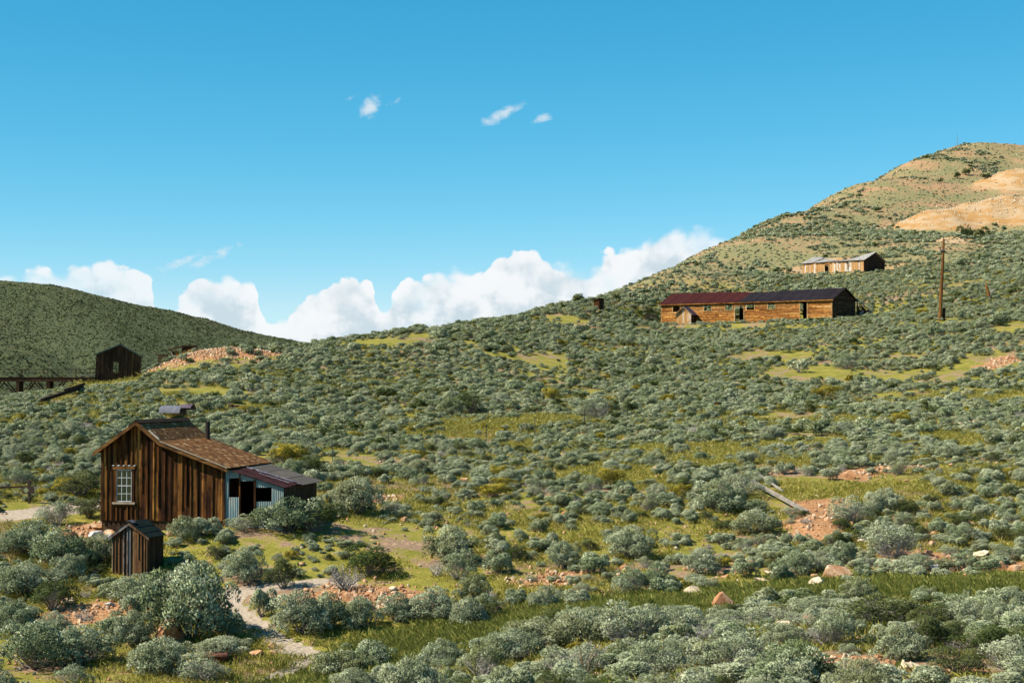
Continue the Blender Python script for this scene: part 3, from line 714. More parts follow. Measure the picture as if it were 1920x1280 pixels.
# ------------------------------------------------------------------ brown cabin
def build_cabin():
    a = R(8.4); base = at(190, 1000, 71.3); root = empty('cabin', base, -a)
    tag(root, 'brown board-and-batten cabin with shingled saltbox roof and corrugated iron lean-to', 'cabin')
    FOOT.append((base[0] + 2.6, base[1] + 2.6, 3.9)); FOOT.append((base[0] + 6.4, base[1] + 1.4, 2.3)); FOOT.append((base[0] + 2.7, base[1] + 5, 3.6))
    W, D = 5.33, 6.0
    uA, zA = 1.56, 4.62; zL = zA - 1.56 * 0.70; uB = 2.55; zB = zA - (uB - uA) * 0.82; zR = zB - (W - uB) * 0.365
    top, kn = profile([(0, zL), (uA, zA), (uB, zB), (W, zR)])
    rnd = random.Random(11)
    win = (0.66, 1.32, 1.34, 2.66)
    board_wall(root, 0, W, 0.56, top, kn, 0.0, 0.03, M['cabin'], 0.235, [win], rnd, batten=0.055, gap=.012)
    board_wall(root, 0.02, W, -0.35, lambda u: 0.54, [], 0.05, 0.03, M['dark'], 0.26, (), rnd, drop=0)
    sill = box('sill_beam', 0, W, 0.025, 0.045, 0.50, 0.60, M['dark_x'], root)
    # back wall, left wall, right wall
    board_wall(root, 0, W, -0.3, top, kn, D, 0.03, M['cabin'], 0.32, (), rnd)
    side_boards(root, 0.0, 0.03, 0.04, D, -0.3, lambda y: zL - 0.03, M['cabin'], 0.3, rnd)
    side_boards(root, W - 0.036, 0.03, 0.04, D, -0.3, lambda y: zR - 0.04, M['cabin'], 0.3, rnd)
    # corner boards
    box('corner_board', -0.02, 0.09, -0.045, -0.02, 0.50, zL - 0.03, M['cabin'], root)
    box('corner_board', W - 0.10, W + 0.01, -0.045, -0.02, 0.45, zR - 0.05, M['cabin'], root)
    # roof decks
    def deck(nm, u0, z0, u1, z1, y0, y1, th, mat):
        return prism_y(nm, [(u0, z0), (u1, z1), (u1, z1 + th), (u0, z0 + th)], y0, y1, mat, root)
    ov = 0.27; fy, by = -0.26, D + 0.2
    deck('roof', -ov, zL - ov * 0.70, uA, zA, fy, by, 0.05, M['cabin_y'])
    deck('roof', uA, zA, uB + 0.02, zB - .016, fy, by, 0.05, M['cabin_y'])
    deck('roof', uB, zB + 0.005, W + 0.17, zR - 0.17 * .365, fy, by, 0.05, M['cabin_y'])
    shingle_plane('shingles', uA, zA + 0.05, uB + 0.03, zB + 0.03, fy - .02, by, M['shingle'], root, seed=3)
    shingle_plane('shingles', uB - 0.02, zB + 0.06, W + 0.20, zR - 0.2 * .365 + 0.05, fy - .02, by, M['shingle'], root, seed=4)
    shingle_plane('shingles', uA, zA + 0.05, -ov - 0.03, zL - (ov + .03) * .7 + 0.05, fy - .02, by, M['shingle'], root, seed=5)
    # rake boards at the front
    def rake(u0, z0, u1, z1, drop, h, mat, y=fy - 0.035):
        return prism_y('rake_board', [(u0, z0 - drop - h), (u1, z1 - drop - h), (u1, z1 - drop), (u0, z0 - drop)], y, y + 0.03, mat, root)
    rake(-ov - .03, zL - (ov + .03) * .7, uA - .005, zA, -0.055, 0.16, M['cabin_x'])
    rake(uA + .005, zA, uB + .02, zB - .016, -0.055, 0.16, M['cabin_x'])
    rake(uB + .02, zB, W + 0.18, zR - .18 * .365, 0.01, 0.12, M['cabin_x'])
    rake(uB + .06, zB, W + 0.18, zR - .18 * .365, -0.075, 0.05, M['pale'], fy - 0.06)
    prism_y('flashing_board', [(uB - .42, zB + .46), (uB + .03, zB + .09), (uB + .04, zB + .16), (uB - .40, zB + .53)], fy - .05, fy + 0.06, M['pale'], root)
    for s in (-1, 1):
        prism_y('ridge_board', [(uA, zA + .10), (uA + s * 0.16, zA + .10 - .12), (uA + s * .16, zA + .125 - .12), (uA, zA + .13)][::s], fy, by, M['dark_x'], root)
    for y in (0.8, 2.0, 3.2, 4.4, 5.4):      # rafter tails under the right eave
        prism_y('rafter', [(W - .1, zR + .02), (W + .13, zR - .065), (W + .13, zR - .12), (W - .1, zR - .05)], y, y + .06, M['dark'], root)
    # eave of the rear annex on the left wall
    prism_y('side_eave', [(-0.22, 2.62), (0.0, 2.86), (0.0, 2.95), (-0.24, 2.68)], 2.4, 5.6, M['cabin_y'], root)
    # window
    u0, u1, w0, w1 = win
    wd = empty('window', (0, 0, 0)); wd.parent = root
    box('casing', u0 - .11, u0, -0.06, 0.03, w0 - .02, w1 + .02, M['cabin'], wd); box('casing', u1, u1 + .11, -0.06, 0.03, w0 - .02, w1 + .02, M['cabin'], wd)
    box('header', u0 - .15, u1 + .15, -0.08, 0.03, w1 + .02, w1 + .16, M['cabin_x'], wd)
    box('window_sill', u0 - .16, u1 + .16, -0.11, 0.03, w0 - .10, w0 - .02, M['pale'], wd)
    box('apron', u0 - .13, u1 + .13, -0.06, 0.0, w0 - .17, w0 - .10, M['cabin_x'], wd)
    for k in range(5):
        x = u0 - .13 + k * (u1 - u0 + .26) / 4
        box('drip_cap', x - .045, x + .045, -0.10, 0.0, w1 + .165, w1 + .195, M['white'], wd)
    fr = 0.028
    for x0_, x1_ in ((u0, u0 + fr), (u1 - fr, u1)): box('sash', x0_, x1_, -0.035, 0.0, w0, w1, M['white'], wd)
    for z in (w0, (w0 + w1) / 2 - .014, w1 - fr): box('sash', u0 + fr, u1 - fr, -0.035, 0.0, z, z + fr, M['white'], wd)
    for c in (1, 2): box('muntin', lerp(u0, u1, c / 3) - .010, lerp(u0, u1, c / 3) + .010, -0.030, -0.005, w0 + fr, w1 - fr, M['white'], wd)
    for q in (0.25, 0.75): box('muntin', u0 + fr, u1 - fr, -0.032, -0.003, lerp(w0, w1, q) - .010, lerp(w0, w1, q) + .010, M['white'], wd)
    pw, ph = (u1 - u0) / 3, (w1 - w0) / 4
    for i in range(3):
        for j in range(4):
            g = mesh_obj('pane', [(u0 + i * pw, -.016, w0 + j * ph), (u0 + (i + 1) * pw, -.016, w0 + j * ph), (u0 + (i + 1) * pw, -.016, w0 + (j + 1) * ph), (u0 + i * pw, -.016, w0 + (j + 1) * ph)], [(0, 1, 2, 3)], M['glass'], wd)
    nseg = 24; V = []; Fc = []
    for i in range(nseg + 1):
        x = u0 - .05 + (u1 - u0 + .1) * i / nseg; y = 0.16 + 0.03 * math.sin(i * 1.3); V += [(x, y, w0 - .1), (x, y, w1 + .1)]
        if i: Fc.append((2 * i - 2, 2 * i, 2 * i + 1, 2 * i - 1))
    mesh_obj('curtain', V, Fc, M['curtain'], wd)  # striped sheet added behind the panes to stand for their reflections
    # stove pipe at the rear of the roof break
    tube('stovepipe', [(2.72, 5.55, zB - .2), (2.72, 5.55, zB + 0.78)], [.10, .10], 12, M['pipe'], root)
    # planks left below the wall
    beam('loose_plank', (4.3, -.35, 0.02), (5.2, -.30, .12), .16, .05, M['cabin_x'], root)
    # ---------------- corrugated lean-to
    lt = empty('lean_to', (0, 0, 0)); lt.parent = root; tag(lt, 'lean-to of blue-grey corrugated iron with dark openings and rusty roof')
    def U(px): return (px - 190) / 45.02
    def Z(py): return (1000 - py) / 45.02
    e0, e1, f0, f1 = U(452), U(543), Z(884), Z(911)
    rt = lambda u: f0 + (f1 - f0) * (u - e0) / (e1 - e0)
    y = 0.02
    corrugated('iron_sheet', U(430), U(437.5), Z(932), zR - .08, Z(932), zR - .10, y - .016, M['corr'], lt)
    corrugated('iron_sheet', U(430), U(457), Z(993), Z(930), Z(993), Z(929.5), y, M['corr'], lt)
    corrugated('iron_sheet', U(437.5), U(457), Z(895), zR - .10, Z(894), rt(U(457)) - .02, y, M['corr'], lt)
    corrugated('iron_sheet', U(459.5), U(485.5), Z(900), rt(U(459.5)) - .02, Z(899), rt(U(485.5)) - .02, y, M['corr'], lt)
    corrugated('iron_sheet', U(486), U(519.5), Z(911.5), rt(U(486)) - .02, Z(911), rt(U(519.5)) - .02, y, M['corr'], lt)
    corrugated('iron_sheet', U(486), U(519.5), Z(1000), Z(937.5), Z(1000), Z(937), y, M['corr'], lt)
    corrugated('iron_sheet', U(519.5), U(542), Z(1000), rt(U(519.5)) - .02, Z(1000), rt(U(542)) - .02, y - .014, M['corr'], lt)
    corrugated('iron_sheet', U(459), U(486), Z(1000), Z(982), Z(1000), Z(982), y, M['corr'], lt)
    box('door_post', U(457), U(460), -0.03, 0.07, Z(990), Z(893), M['cabin'], lt)
    box('door_post', U(485.5), U(489), -0.03, 0.07, Z(990), Z(898), M['cabin'], lt)
    box('window_post', U(518.5), U(520.5), 0.035, 0.12, Z(990), Z(905), M['cabin'], lt)
    D2 = 5.3; uE = U(541)
    side_boards(lt, uE - .03, .03, 0.05, D2, -0.25, lambda yy: rt(uE) - .02, M['dark'], 0.22, random.Random(5))  # darker boards paint in the shade on this right-hand wall
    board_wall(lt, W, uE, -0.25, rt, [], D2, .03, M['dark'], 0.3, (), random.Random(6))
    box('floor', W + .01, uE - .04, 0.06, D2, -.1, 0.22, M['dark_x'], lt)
    # roof: front strip of rusty iron, torn flashing, tar paper behind
    def rp(u, yy, up=0.0): return (u, yy, rt(u) + up)
    def sheet(nm, ua, ub, y0, y1, up, mat, ns=10, th=.012, seed=0, wob=0.0):
        r_ = random.Random(seed); V = []; Fc = []; n = ns
        for layer in (0, -th):
            for i in range(n + 1):
                for j in range(3):
                    u = lerp(ua, ub, i / n); yy = lerp(y0, y1, j / 2); V.append((u, yy, rt(u) + up + layer + r_.uniform(-wob, wob)))
        m_ = 3 * (n + 1)
        for i in range(n):
            for j in range(2):
                q = (i * 3 + j, (i + 1) * 3 + j, (i + 1) * 3 + j + 1, i * 3 + j + 1); Fc.append(q); Fc.append(tuple(k + m_ for k in q[::-1]))
        ring = [i * 3 for i in range(n + 1)] + [n * 3 + 1, n * 3 + 2] + [i * 3 + 2 for i in range(n - 1, -1, -1)] + [1]
        for p, q in zip(ring, ring[1:] + ring[:1]): Fc.append((p, p + m_, q + m_, q))
        return mesh_obj(nm, V, Fc, mat, lt)
    sheet('roof_sheet', W + 0.05, e1 + .06, -0.12, 1.1, .03, M['rust'], seed=1, wob=.006)
    sheet('roof_sheet', W + 0.25, e1 + .03, 1.05, 2.15, .045, M['rust'], seed=2, wob=.012)
    sheet('flashing', W + 0.2, e1 + .1, 2.02, 2.22, .085, M['silver'], 22, seed=3, wob=.03)
    sheet('flashing', W + 1.0, e1 - .2, 1.45, 1.58, .07, M['silver'], 12, seed=6, wob=.015)
    for k in range(3):
        sheet('tar_paper', lerp(W + .2, e1 + .12, k / 3) , lerp(W + .2, e1 + .16, (k + 1) / 3), 2.2, D2 + .25, .04 + .012 * (2 - k), M['tar'], 6, seed=4 + k, wob=.006)
    prism_y('rake_board', [(e0 - .1, rt(e0 - .1) - .07), (e1 + .03, rt(e1 + .03) - .07), (e1 + .03, rt(e1 + .03) + .0), (e0 - .1, rt(e0 - .1) + .0)], D2, D2 + .03, M['dark_x'], lt)
build_cabin()

# ------------------------------------------------------------------ outhouse below the cabin
def gable_hut(name, base, a, W, D, zE, zA, mats, bw, rnd, roofmats, rake_mat, label, cat, ov=0.1, door=None, roll=0, strips=3, uA=None, battens=None, hole=None, back=True, holeback=None, drop_base=0.3, backskip=0.0):
    root = empty(name, base, -a, roll); tag(root, label, cat)
    uA = W / 2 if uA is None else uA
    top, kn = profile([(0, zE), (uA, zA), (W, zE)])
    board_wall(root, 0, W, -drop_base, top, kn, 0, .025, mats[0], bw, [hole] if hole else (), rnd, batten=battens)
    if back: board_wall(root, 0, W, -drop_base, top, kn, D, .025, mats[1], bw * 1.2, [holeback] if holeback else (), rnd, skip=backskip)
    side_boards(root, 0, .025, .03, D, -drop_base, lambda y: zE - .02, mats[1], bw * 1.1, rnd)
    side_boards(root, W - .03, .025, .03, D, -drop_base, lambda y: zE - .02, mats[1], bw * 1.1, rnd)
    for s in (0, 1):
        ue = -ov if s == 0 else W + ov; sl = (zA - zE) / (uA if s == 0 else W - uA); ze = zE - ov * sl
        for k in range(strips):
            f0, f1 = k / strips, (k + 1) / strips + (.05 if k < strips - 1 else 0)
            ua, za = lerp(uA, ue, f0), lerp(zA, ze, f0); ub, zb = lerp(uA, ue, f1), lerp(zA, ze, f1); up = .02 + .014 * (strips - 1 - k)
            prism_y('roof_panel', [(ua, za + up), (ub, zb + up), (ub, zb + up + .02), (ua, za + up + .02)][:: (1 if s == 0 else -1)], -ov - .03, D + ov, roofmats[s], root)
        prism_y('rake_board', [(uA, zA - .08), (ue, ze - .08), (ue, ze + .015), (uA, zA + .015)][:: (1 if s == 0 else -1)], -ov - .03, -ov, rake_mat, root)
    FOOT.append((base[0] + W / 2, base[1] + D / 2, max(W, D) * .72))
    return root
b = at(210, 1083, 66.2)
oh = gable_hut('outhouse', b, R(15), 1.52, 1.28, 1.62, 2.13, (M['out'], M['dark']), 0.155, random.Random(5), (M['green_tar'], M['green_tar']), M['out'],  # side and back boards take a darker wood for their shade
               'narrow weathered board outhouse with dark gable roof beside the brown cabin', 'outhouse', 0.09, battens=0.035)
prism_y('ridge_patch', [(0.60, 2.145), (0.78, 2.23), (0.92, 2.145), (0.78, 2.255)], -.1, .18, M['silver'], oh)

# ------------------------------------------------------------------ long plank building on the slope
def build_long():
    a = R(37); O = at(1240, 606, 241); root = empty('long_plank_building', O, -a)
    tag(root, 'long derelict plank building with half red and half black sagging iron roof', 'building')
    ca, sa = math.cos(a), math.sin(a); L, D, H = 26.5, 7.0, 2.78
    for k in range(14):
        for v in (1.5, 5.5): FOOT.append((O[0] + ca * k * 2 + sa * v, O[1] - sa * k * 2 + ca * v, 2.3))
    def U(px):
        t = (px - 960) / F; return (t * O[1] - O[0]) / (ca + t * sa)
    sag = lambda u: float(np.interp(u, [0, 4, 9, 13, 16, 20, 26.5], [0, -.04, -.14, -.30, -.33, -.22, -.20]))
    esag = lambda u: float(np.interp(u, [0, 6, 13, 20, 26.5], [0, -.03, -.12, -.14, -.16]))
    wins = [(U(1262), U(1276.5)), (U(1320), U(1335)), (U(1360), U(1375)), (U(1400), U(1416)), (U(1440), U(1455))]
    doors = [(U(1378), U(1396), 0.25, 2.05), (U(1500.5), U(1515), 0.25, 2.45)]
    holes = [(w[0], w[1], 1.42, 2.42) for w in wins] + [(d[0], d[1], -1, d[3]) for d in doors]
    rnd = random.Random(21); z = -0.4
    while z < H - 0.25:
        h = rnd.uniform(0.24, 0.38); z1 = min(z + h, H - 0.12)
        cuts = [(0.1, L - .1)]
        for hh in holes:
            if hh[2] < (z + z1) / 2 < hh[3]:
                nc = []
                for c0, c1 in cuts:
                    if hh[1] <= c0 or hh[0] >= c1: nc.append((c0, c1)); continue
                    if hh[0] - c0 > .05: nc.append((c0, hh[0]))
                    if c1 - hh[1] > .05: nc.append((hh[1], c1))
                cuts = nc
        for c0, c1 in cuts:
            u = c0
            while u < c1 - .02:
                v = min(c1, u + rnd.uniform(2.2, 5.2))
                if c1 - v < 1.0: v = c1
                o_ = rnd.uniform(-.03, .05); w1 = rnd.uniform(-.02, .02); w2 = rnd.uniform(-.02, .02)
                if not (u < 4 and z < .6 and rnd.random() < .35):
                    e0, e1 = esag(u) * z / H, esag(v) * z / H
                    prism_y('plank', [(u + .01, z + .045 + w1 + e0), (v - .01, z + .045 + w2 + e1), (v - .01, z1 + w2 + e1), (u + .01, z1 + w1 + e0)], -.04 - o_, .03 - o_, M['log'], root)
                u = v
        z = z1
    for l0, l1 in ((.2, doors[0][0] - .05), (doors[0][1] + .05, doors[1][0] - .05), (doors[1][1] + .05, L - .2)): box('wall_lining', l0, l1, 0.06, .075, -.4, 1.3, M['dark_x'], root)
    def frame(x0, x1, z0, z1, side=.11):
        box('post', x0 - side / 2, x0 + side / 2, -.10, -.045, z0, z1, M['logz'], root); box('post', x1 - side / 2, x1 + side / 2, -.10, -.045, z0, z1, M['logz'], root)
    for w0, w1 in wins:
        frame(w0, w1, 1.36, 2.5, .12); box('window_sill', w0 - .1, w1 + .1, -.11, -.04, 1.33, 1.43, M['log'], root)
    for d0, d1, d2, d3 in doors: frame(d0, d1, -.4, d3 + .1, .16)
    box('lintel', doors[0][0] - .1, doors[0][1] + .1, -.12, -.045, 2.04, 2.4, M['log'], root)
    for x in (0.06, L - .06): box('corner_post', x - .09, x + .09, -.07, .1, -.5, H - .1 + esag(x), M['logz'], root)
    # ends and remains of the back wall
    top, kn = profile([(0, H), (D / 2, H + 1.6), (D, H)])
    for x, mt in ((0.0, M['log']), (L - .03, M['dark_x'])):  # right end coloured darker, as its shaded side
        zz = -.4
        while zz < H + 1.5:
            z1 = zz + .26
            y0 = 0.05 if zz < H - .3 else D / 2 * min(1, (zz + .2 - H) / 1.6 + .02) + .1
            y1 = D - .05 if zz < H - .3 else D - y0
            if y1 - y0 > .3: prism_x('plank', [(y0, zz), (y1, zz), (y1, z1 - .01), (y0, z1 - .01)], x, x + .05, mt, root)
            zz = z1
    rb = random.Random(4)
    for k in range(6):
        u = .1
        while u < L - .1:
            v = min(L - .1, u + rb.uniform(2, 4))
            if rb.random() < .85 - .08 * k: box('plank', u, v - .02, D - .05, D, -.4 + k * .27, -.15 + k * .27, M['log'], root)
            u = v
    box('doorway_dark_sheet', doors[1][0] - 1.2, doors[1][1] + 1.6, 3.2, 3.25, -.4, H + .6, M['dark_x'], root); box('doorway_dark_sheet', doors[0][0] - 1.2, doors[0][1] + 1.6, 3.4, 3.45, -.4, 1.95, M['dark_x'], root)  # dark sheets added behind the doorways so the openings look black
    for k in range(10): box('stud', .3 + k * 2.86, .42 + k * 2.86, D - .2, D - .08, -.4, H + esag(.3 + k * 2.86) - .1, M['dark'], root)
    for x in (wins[0][0] + .5, wins[1][0] + .75, wins[3][1] - .35): beam('brace', (x, 1.0, .5), (x + .3, 1.0, 2.7), .13, .08, M['dark'], root)
    # roof sheets, one object each
    n = 40; w = (L + .6) / n
    for s in (0, 1):
        for i in range(n):
            u0 = -.3 + i * w; u1 = u0 + w + .02; off = .02 * (i % 2) + .008 * random.random()
            ye, yr = (-.38, D / 2) if s == 0 else (D + .3, D / 2)
            def q(u, f):
                return (u, lerp(ye, yr, f), lerp(H - .12 + esag(u), H + 1.60 + sag(u), f) + off)
            V = []
            for f in (0, .5, 1): V += [q(u0, f), q(u1, f)]
            V += [(x, y, z - .012) for x, y, z in V]
            Fc = [(0, 1, 3, 2), (2, 3, 5, 4), (7, 6, 8, 9), (9, 8, 10, 11), (0, 6, 7, 1), (4, 5, 11, 10), (0, 2, 8, 6), (2, 4, 10, 8), (1, 7, 9, 3), (3, 9, 11, 5)]
            if s: Fc = [f[::-1] for f in Fc]
            mesh_obj('roof_sheet', V, Fc, M['redroof'] if u0 < U(1384) + (.9 if s else 0) else M['darkroof'], root)
    prism_y('fascia', [(-.3, H - .26), (L + .3, H - .26 + esag(L)), (L + .3, H - .15 + esag(L)), (-.3, H - .15)], -.34, -.31, M['log'], root)
    # ruined rear annex beyond the right end
    beam('rafter', (L, D + .1, 2.95), (L, D + 5.6, 1.1), .12, .12, M['greylog'], root)
    box('post', L - .06, L + .06, D + 5.4, D + 5.55, -.3, 1.15, M['greylog'], root)
    y = D + .3
    while y < D + 5.3:
        t = lerp(2.9, 1.1, (y - D) / 5.6) - .1; hgt = t * rb.uniform(.5, 1.0) if rb.random() < .45 else t * rb.uniform(.86, 1.0)
        prism_x('board', [(y, -.4), (y + .23, -.4), (y + .23, hgt - rb.uniform(0, .2)), (y, hgt)], L - .02, L + .02, M['dark'], root); y += .24
    for zz in (1.0, 1.25, .8): beam('loose_plank', (L + .5, D + .2, zz - .3), (L + .35, D + 1.6, zz), .05, .14, M['greylog'], root)
build_long()
b = at(1268, 609, 236.0)
gable_hut('lean_shed', b, R(24), 2.15, 2.3, 1.55, 2.5, (M['log'] if False else M['tan'], M['dark']), 0.25, random.Random(8), (M['purple'], M['purple']), M['logz'],  # dark second wood puts the side wall's shade into the colour
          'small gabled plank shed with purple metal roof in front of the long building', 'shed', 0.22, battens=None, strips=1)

# ------------------------------------------------------------------ pale building higher up
def build_upper():
    a = R(42); O = at(1505, 518, 292); root = empty('pale_board_building', O, -a)
    tag(root, 'pale tan board building with collapsed sagging grey roof high on the slope', 'building')
    L, D, H = 11.9, 6.9, 2.15; ca, sa = math.cos(a), math.sin(a); rnd = random.Random(31)
    for k in range(7):
        for v in (1.2, 5.5): FOOT.append((O[0] + ca * k * 2 + sa * v, O[1] - sa * k * 2 + ca * v, 2.2))
    def U(px):
        t = (px - 960) / F; return (t * O[1] - O[0]) / (ca + t * sa)
    board_wall(root, 0, L, -.5, lambda u: H, [], 0, .03, M['tan'], .27, [(U(1548), U(1554.5), -1, 1.75), (U(1590.5), U(1592.5), -.2, 2.0)], rnd, gap=.012, ragged=.05)
    box('lintel', U(1546), U(1556.5), -.06, -.02, 1.76, 2.02, M['log'], root)
    box('door_post', U(1547) - .1, U(1547) + .05, -.05, -.02, -.4, 2.0, M['logz'], root); box('door_post', U(1555), U(1555) + .14, -.05, -.02, -.4, 2.0, M['logz'], root)
    board_wall(root, 0, L, -.5, lambda u: H, [], D, .03, M['tan'], .35, (), rnd)
    box('top_plate', 0, L, -.05, .0, H - .12, H + .02, M['log'], root)
    ridge = lambda u: H + float(np.interp(u, [0, 1.5, 3.2, 5.5, 7.5, 9.5, 11.9], [1.30, 1.25, .72, .45, .62, 1.05, 1.52]))
    for x, hp in ((0.0, 1.30), (L - .03, 1.52)):
        y = .02
        while y < D - .02:
            v = min(D, y + rnd.uniform(.22, .3)); t = lambda q: H + hp * (1 - abs(q - D / 2) / (D / 2)) - .05
            pts = [(y + .004, -.5), (v - .004, -.5), (v - .004, t(v)), (y + .004, t(y))]
            if y < D / 2 < v: pts.insert(3, (D / 2, t(D / 2)))
            prism_x('board', pts, x, x + .03, M['dark'] if x else M['tan'], root); y = v  # right gable coloured dark for its shade, left one tan
    for s in (0, 1):
        u = -.15
        while u < L + .12:
            w = rnd.uniform(.22, .32)
            if rnd.random() > (.07 if not 3.5 < u < 8 else .14):
                ye, yr = (-.22, D / 2) if s == 0 else (D + .2, D / 2); e = rnd.uniform(-.12, .05); zj = rnd.uniform(0, .03)
                V = []
                for f in (0, .5, 1):
                    for uu in (u, u + w - .012):
                        uc = min(max(uu, 0), L); V.append((uu, lerp(ye, yr, f) + (e if f == 0 else 0), lerp(H + .0, ridge(uc), f) + .04 + zj + (rnd.uniform(-.03, .0) if f == .5 else 0)))
                V += [(x, y, z - .03) for x, y, z in V]
                Fc = [(0, 1, 3, 2), (2, 3, 5, 4), (7, 6, 8, 9), (9, 8, 10, 11), (0, 6, 7, 1), (4, 5, 11, 10), (0, 2, 8, 6), (2, 4, 10, 8), (1, 7, 9, 3), (3, 9, 11, 5)]
                if s: Fc = [f[::-1] for f in Fc]
                mesh_obj('roof_plank', V, Fc, M['greyroof'], root)
            u += w
build_upper()

# ------------------------------------------------------------------ dark shed, trestle and crib at the skyline
b = at(177, 722, 150)
sh = gable_hut('dark_shed', b, R(-13), 3.92, 3.2, 2.75, 3.72, (M['dark'], M['dark']), .24, random.Random(9), (M['teal'], M['green_tar']), M['teal'],
          'dark weathered gabled shed leaning at the end of the trestle', 'shed', .12, roll=R(3.0), strips=1, uA=1.98, hole=(1.52, 2.05, 1.15, 2.15), holeback=(0.9, 3.0, .7, 2.5), drop_base=.9)
for k in range(3): box('window_trim', 1.46 if k == 0 else (2.06 if k == 1 else 1.4), 1.51 if k == 0 else (2.12 if k == 1 else 2.2), -.05, -.03, 1.05 if k < 2 else 1.03, 2.15 if k < 2 else 1.13, M['dark_x'], sh)
box('doghouse', .75, 1.5, -.9, -.1, -.6, .45, M['dark'], sh)
def build_trestle():
    Y = 152.0; zt = at(90, 707, Y)[2]; x1 = at(172, 707, Y)[0]; x0 = x1 - 26
    root = empty('trestle', (x1, Y, zt)); tag(root, 'dark timber trestle with thin railing running out from the dark shed', 'trestle')
    n = 52
    for k in range(n): box('deck_plank', -26 + k * .5 + .02, -26 + k * .5 + .47, -.75, .75, -.06, 0.0, M['dark_x'], root)
    for y in (-.6, .6):
        for k in range(5): box('stringer', -26 + k * 5.2 + .01, -26 + (k + 1) * 5.2 - .01, y - .11, y + .11, -.38, -.065, M['dark_x'], root)
    for k in range(14): box('deck_block', -25.5 + k * 1.9, -25.2 + k * 1.9, -.74, -.55, .0, .09, M['dark_x'], root)
    for k in range(9):
        x = at(37, 707, Y)[0] - x1 if k == 0 else (at(94, 707, Y)[0] - x1 if k == 1 else at(37, 707, Y)[0] - x1 - 2.75 * (k - 1))
        for y in (-.55, .55):
            zb = float(hz(x1 + x, Y + y)) - zt - .25
            box('post', x - .14, x + .14, y - .14, y + .14, zb, -.381, M['dark'], root)
            for s in (-1, 1):
                beam('brace', (x + s * .16, y, max(-1.7, zb + .3)), (x + s * 1.25, y, -.42), .11, .10, M['dark_x'], root)
        box('rail_post', x - .03, x + .03, .66, .72, .01, .74, M['dark'], root)
    for x in (-1.6, -4.1): box('rail_post', x - .03, x + .03, .66, .72, .01, .74, M['dark'], root)
    for z in (.68, .40):
        for k in range(5): box('rail', -26 + k * 5.2, -26 + (k + 1) * 5.2 - .01, .735, .77, z, z + .05, M['dark_x'], root)
build_trestle()
def crib():
    p = at(152, 727, 149); root = empty('timber_crib', p, R(4)); tag(root, 'stack of dark timbers forming a crib below the dark shed corner', 'timber crib')
    for k in range(7):
        if k % 2 == 0:
            for y in (0, .9): beam('timber', (-.05, y, k * .145), (1.05, y, k * .145), .15, .13, M['dark_x'], root)
        else:
            for x in (.1, .85): beam('timber', (x, -.1, k * .145), (x, 1.0, k * .145), .15, .13, M['dark_x'], root)
    for k in range(4): beam('timber', (-.15, .25 * k, 1.06), (1.2, .25 * k + .02, 1.1), .22, .05, M['greylog'] if k == 0 else M['dark_x'], root)
crib()
# ruined ore bin behind the red dump
def orebin():
    p = at(300, 688, 164); root = empty('ore_bin', p, R(-6)); tag(root, 'broken low wooden ore bin half buried behind the red rock dump', 'ore bin')
    for k in range(3): beam('log', (-.2, 0, .55 + .28 * k), (1.35 - .3 * k, 0, .55 + .28 * k), .24, .24, M['dark_x'], root)
    for k in range(11):
        x = 1.0 + k * .22; t = 1.55 + .28 * (k / 10)
        if k in (4,): continue
        box('board', x, x + .2, .05, .09, -.6, t - .08, M['log'] if k > 1 else M['dark'], root)
    beam('top_beam', (.85, -.05, 1.62), (2.2, -.05, 1.98), .16, .14, M['dark_x'], root); beam('top_beam', (2.2, -.02, 2.0), (3.6, .3, 2.02), .2, .16, M['dark_x'], root)
    box('cover', 2.1, 3.7, .1, 1.4, 1.55, 1.93, M['dark_x'], root)
    beam('prop', (1.7, -.25, .5), (1.1, -.12, 1.45), .1, .08, M['pale'], root)
orebin()

# ------------------------------------------------------------------ small hut on the skyline
p = gnd(1113, 577)
hut = empty('outhouse', p, -R(38)); tag(hut, 'tiny shed-roofed outhouse on the far skyline beyond the sagebrush', 'outhouse')
tp, kn = profile([(0, .95), (.95, 1.2)])
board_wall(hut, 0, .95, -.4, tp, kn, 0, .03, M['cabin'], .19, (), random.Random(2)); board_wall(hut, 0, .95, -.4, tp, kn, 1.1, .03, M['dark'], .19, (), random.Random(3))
side_boards(hut, 0, .03, .03, 1.1, -.4, lambda y: .93, M['dark'], .2, random.Random(4)); side_boards(hut, .92, .03, .03, 1.1, -.4, lambda y: 1.16, M['dark'], .2, random.Random(4))  # side walls darkened in colour to show them shaded
prism_y('roof', [(-.12, .93), (1.1, 1.25), (1.1, 1.31), (-.12, .99)], -.15, 1.3, M['dark_x'], hut)
FOOT.append((p[0] + .7, p[1] + .2, 1.6))

# ------------------------------------------------------------------ poles, posts, signs, scrap
def utility_pole():
    b = at(1762, 604, 205.0); t_ = at(1769.5, 448, 205.0); h = t_[2] - b[2]; lean = math.atan2(t_[0] - b[0], h)
    root = empty('utility_pole', b, 0, lean); tag(root, 'weathered orange-brown utility pole leaning on the sagebrush slope', 'utility pole')
    tube('shaft', [(0, 0, -.8), (0, 0, h * .3), (.03, 0, h * .7), (0, 0, h)], [.24, .21, .17, .13], 9, M['pole'], root)
    box('bracket', -.42, .10, -.2, -.12, h * .86, h * .86 + .12, M['silver'], root)
    tube('insulator', [(-.38, -.16, h * .86 + .12), (-.38, -.16, h * .86 + .42)], [.06, .04], 7, M['pipe'], root)
    tube('insulator', [(0, 0, h), (0, 0, h + .28)], [.05, .07], 7, M['pipe'], root)
    box('step_iron', -.38, -.1, -.04, .04, h * .52, h * .52 + .09, M['scrap'], root)
    box('equipment_board', .26, .62, -.06, .08, -.5, 1.75, M['dark'], root)
